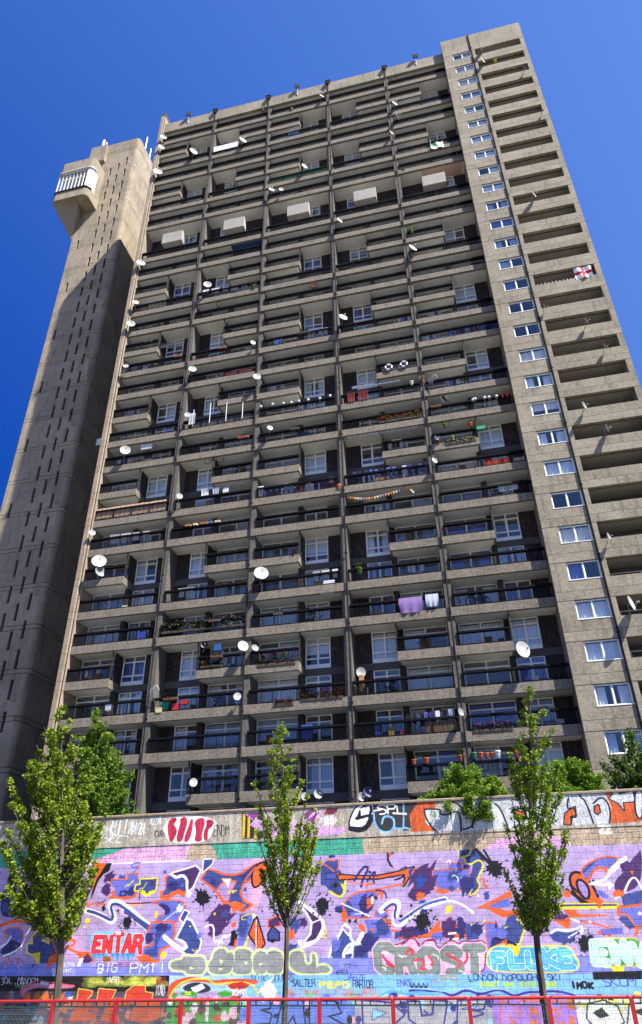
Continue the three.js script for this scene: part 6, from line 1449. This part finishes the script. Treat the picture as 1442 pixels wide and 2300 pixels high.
  const nth = ['first', 'second', 'third', 'fourth', 'fifth', 'sixth', 'seventh', 'eighth']; let gi = 0, gl = 0;
  for (const [x, y, b] of MISC.globes) { if (b !== gl) { gl = b; gi = 0; } const t = thing('garden_globe', nth[gi++] + ' white ball along a mid-height railing of the ' + (b === 3 ? 'third' : 'fifth') + ' balcony bay', 'garden ball', [x, y, -.02], 'white balls on the railings'); part('ball', new THREE.SphereGeometry(.13, 14, 10), flat('#d8d8dc', .4), t); part('stem', rod([0, -.3, -.03], [0, -.1, 0], .02), flat('#606468', .5), t); }
  // planks and boxes laid along a second bay rail
  [[1.4, .5, '#a87848'], [2.1, .34, '#d8c8a8'], [2.7, .6, '#9c6c40'], [3.4, .3, '#3c68a8'], [3.9, .42, '#c8b89c']].forEach(([x, w, c], j) => { const t = thing('wooden_crate', nth[j] + ' crate in a row on a second bay railing above the middle', 'crate', [x, Yk(22) + BH + 1.0, -.06], 'crates along a railing'); for (const q of [0, .09]) part('plank', plate(0, w, q, q + .08, -.1, .12, .01), flat(c), t); });
  // coloured ceiling sheets: painted blue in the second bay, pinkish in the fifth
  part('coloured_ceiling', box(3.3, 6.72, Yk(9) + .012, Yk(9) + .017, -1.55, -.24), flat('#2c4c8c'), block);
  part('coloured_ceiling', box(23.6, 27.6, Yk(7) + .012, Yk(7) + .017, -1.55, -.24), flat('#d4b4a4'), block);
}

{ // everyday clutter behind the railings of the lower and middle floors
  const ords = ['', 'first', 'second', 'third', 'fourth', 'fifth'], tens = ['', 'first', 'second', 'third', 'fourth', 'fifth', 'sixth', 'seventh', 'eighth', 'ninth', 'tenth', 'eleventh', 'twelfth', 'thirteenth', 'fourteenth', 'fifteenth', 'sixteenth', 'seventeenth', 'eighteenth', 'nineteenth', 'twentieth', 'twenty-first', 'twenty-second', 'twenty-third', 'twenty-fourth', 'twenty-fifth', 'twenty-sixth', 'twenty-seventh', 'twenty-eighth'];
  const airer = merge([rod([-.5, 0, -.2], [.5, .95, .1], .012), rod([.5, 0, -.2], [-.5, .95, .1], .012), ...[0, .12, .24, .36].map((z) => rod([-.62, .95, z - .18], [.62, .95, z - .18], .01))]);
  const chair = merge([rod([-.2, 0, -.2], [-.2, .9, -.26], .016), rod([.2, 0, -.2], [.2, .9, -.26], .016), rod([-.2, 0, .2], [-.2, .44, .18], .016), rod([.2, 0, .2], [.2, .44, .18], .016)]), seat = merge([plate(-.23, .23, .44, .48, -.24, .22, .01), plate(-.22, .22, .62, .92, -.28, -.24, .01)]);
  const places = new Set();
  for (let n = 0; n < 90; n++) {
    const k = 12 + Math.floor(Math.pow(rnd(), .8) * 17), b = Math.floor(rnd() * 5), kind = Math.floor(rnd() * 5), key = [k, b, kind].join();
    if (places.has(key)) continue; places.add(key);
    const flip = b % 2 === 1, L = COL[b] + .5, R = COL[b + 1] - .5, f = half(k) ? rr(.06, .42) : rr(.04, .96), x = flip ? R - f * (R - L) : L + f * (R - L), y = Yk(k) + .26, z = -rr(.42, .6), at = ', ' + ords[b + 1] + ' balcony bay from left, ' + tens[k] + ' floor from top', G = 'clutter behind the railings';
    if (kind === 0) { const t = thing('potted_shrub', 'leafy potted shrub behind bars' + at, 'shrub', [x, y, z], G); part('pot', new THREE.LatheGeometry([[0, 0], [.16, 0], [.22, .36], [.25, .36], [.25, .42], [0, .4]].map(([a, c]) => new THREE.Vector2(a, c)), 12), flat(pick(['#8c4a30', '#3c4448', '#c8c8c0'])), t); const q = part('plant', tuft(130, .38, rr(.7, 1.2), [...greens, pick(['#b0304c', '#d8b030', '#6a9430', '#c860a0'])], .14), M.tuft, t); q.position.y = .38; q.userData.kind = 'stuff'; }
    else if (kind === 1) { const t = thing('clothes_airer', 'folding airer hung with washing' + at, 'clothes airer', [x, y + .3, z], G); part('frame', airer, flat('#c8ccd0', .4), t); const cs = pick([['#e0e4ee', '#8ca0d8', '#3c4c9c'], ['#d8d8dc', '#7c2c3c', '#343848'], ['#c8d4ec', '#e8e8f0', '#5c78b8']]); for (let j = 0; j < 4; j++) { const g = new THREE.PlaneGeometry(.26, rr(.4, .65), 3, 3), p = g.attributes.position; for (let q = 0; q < p.count; q++) p.setZ(q, .02 * Math.sin(p.getX(q) * 30 + j)); g.translate(-.45 + j * .3, .95 - .25, .16); g.computeVertexNormals(); part('cloth', g, flat(cs[j % 3], .95), t); } }
    else if (kind === 2) { const h = rr(.8, 1.25), w = rr(.4, .8), t = thing('storage_cupboard', 'small cupboard standing behind bars' + at, 'cupboard', [x, y, z], G), m = flat(pick(['#7c5c40', '#c8ccd0', '#3c4a60', '#a89478', '#50402f', '#28506c'])); part('carcass', plate(-w / 2, w / 2, 0, h, -.2, .15, .012), m, t); part('door', plate(-w / 2 + .02, -.006, .03, h - .03, .14, .17, .006), m, t); part('door', plate(.006, w / 2 - .02, .03, h - .03, .14, .17, .006), m, t); }
    else if (kind === 3) { const t = thing('garden_chair', 'garden chair standing behind bars' + at, 'chair', [x, y, z - .1], G), m = flat(pick(['#d8dce0', '#6c1c20', '#2c5c3c', '#403830'])); t.rotation.y = rr(-.6, .6); part('legs', chair, m, t); part('seat', seat, m, t); }
    else { const t = thing('rail_planter', 'rail planter with trailing plants' + at, 'planter', [x, Yk(k) + BH + .72, .02], G), w = rr(.6, 1.1), H2 = pick([['#c83050', '#e08090'], ['#e0b030', '#d86030'], ['#e8e4ec', '#b890d0'], ['#6a9430', '#8ab040']]); part('box', plate(-w / 2, w / 2, 0, .18, -.02, .16, .02), flat(pick(['#5c3a2c', '#384038', '#8c5438'])), t); const q = part('plants', tuft(Math.round(90 * w), w / 2, .22, [...greens, ...H2, ...H2], .1), M.tuft, t); q.position.set(0, .14, .07); q.scale.z = .35; q.userData.kind = 'stuff'; }
  }
}
renderer.render(scene, camera);
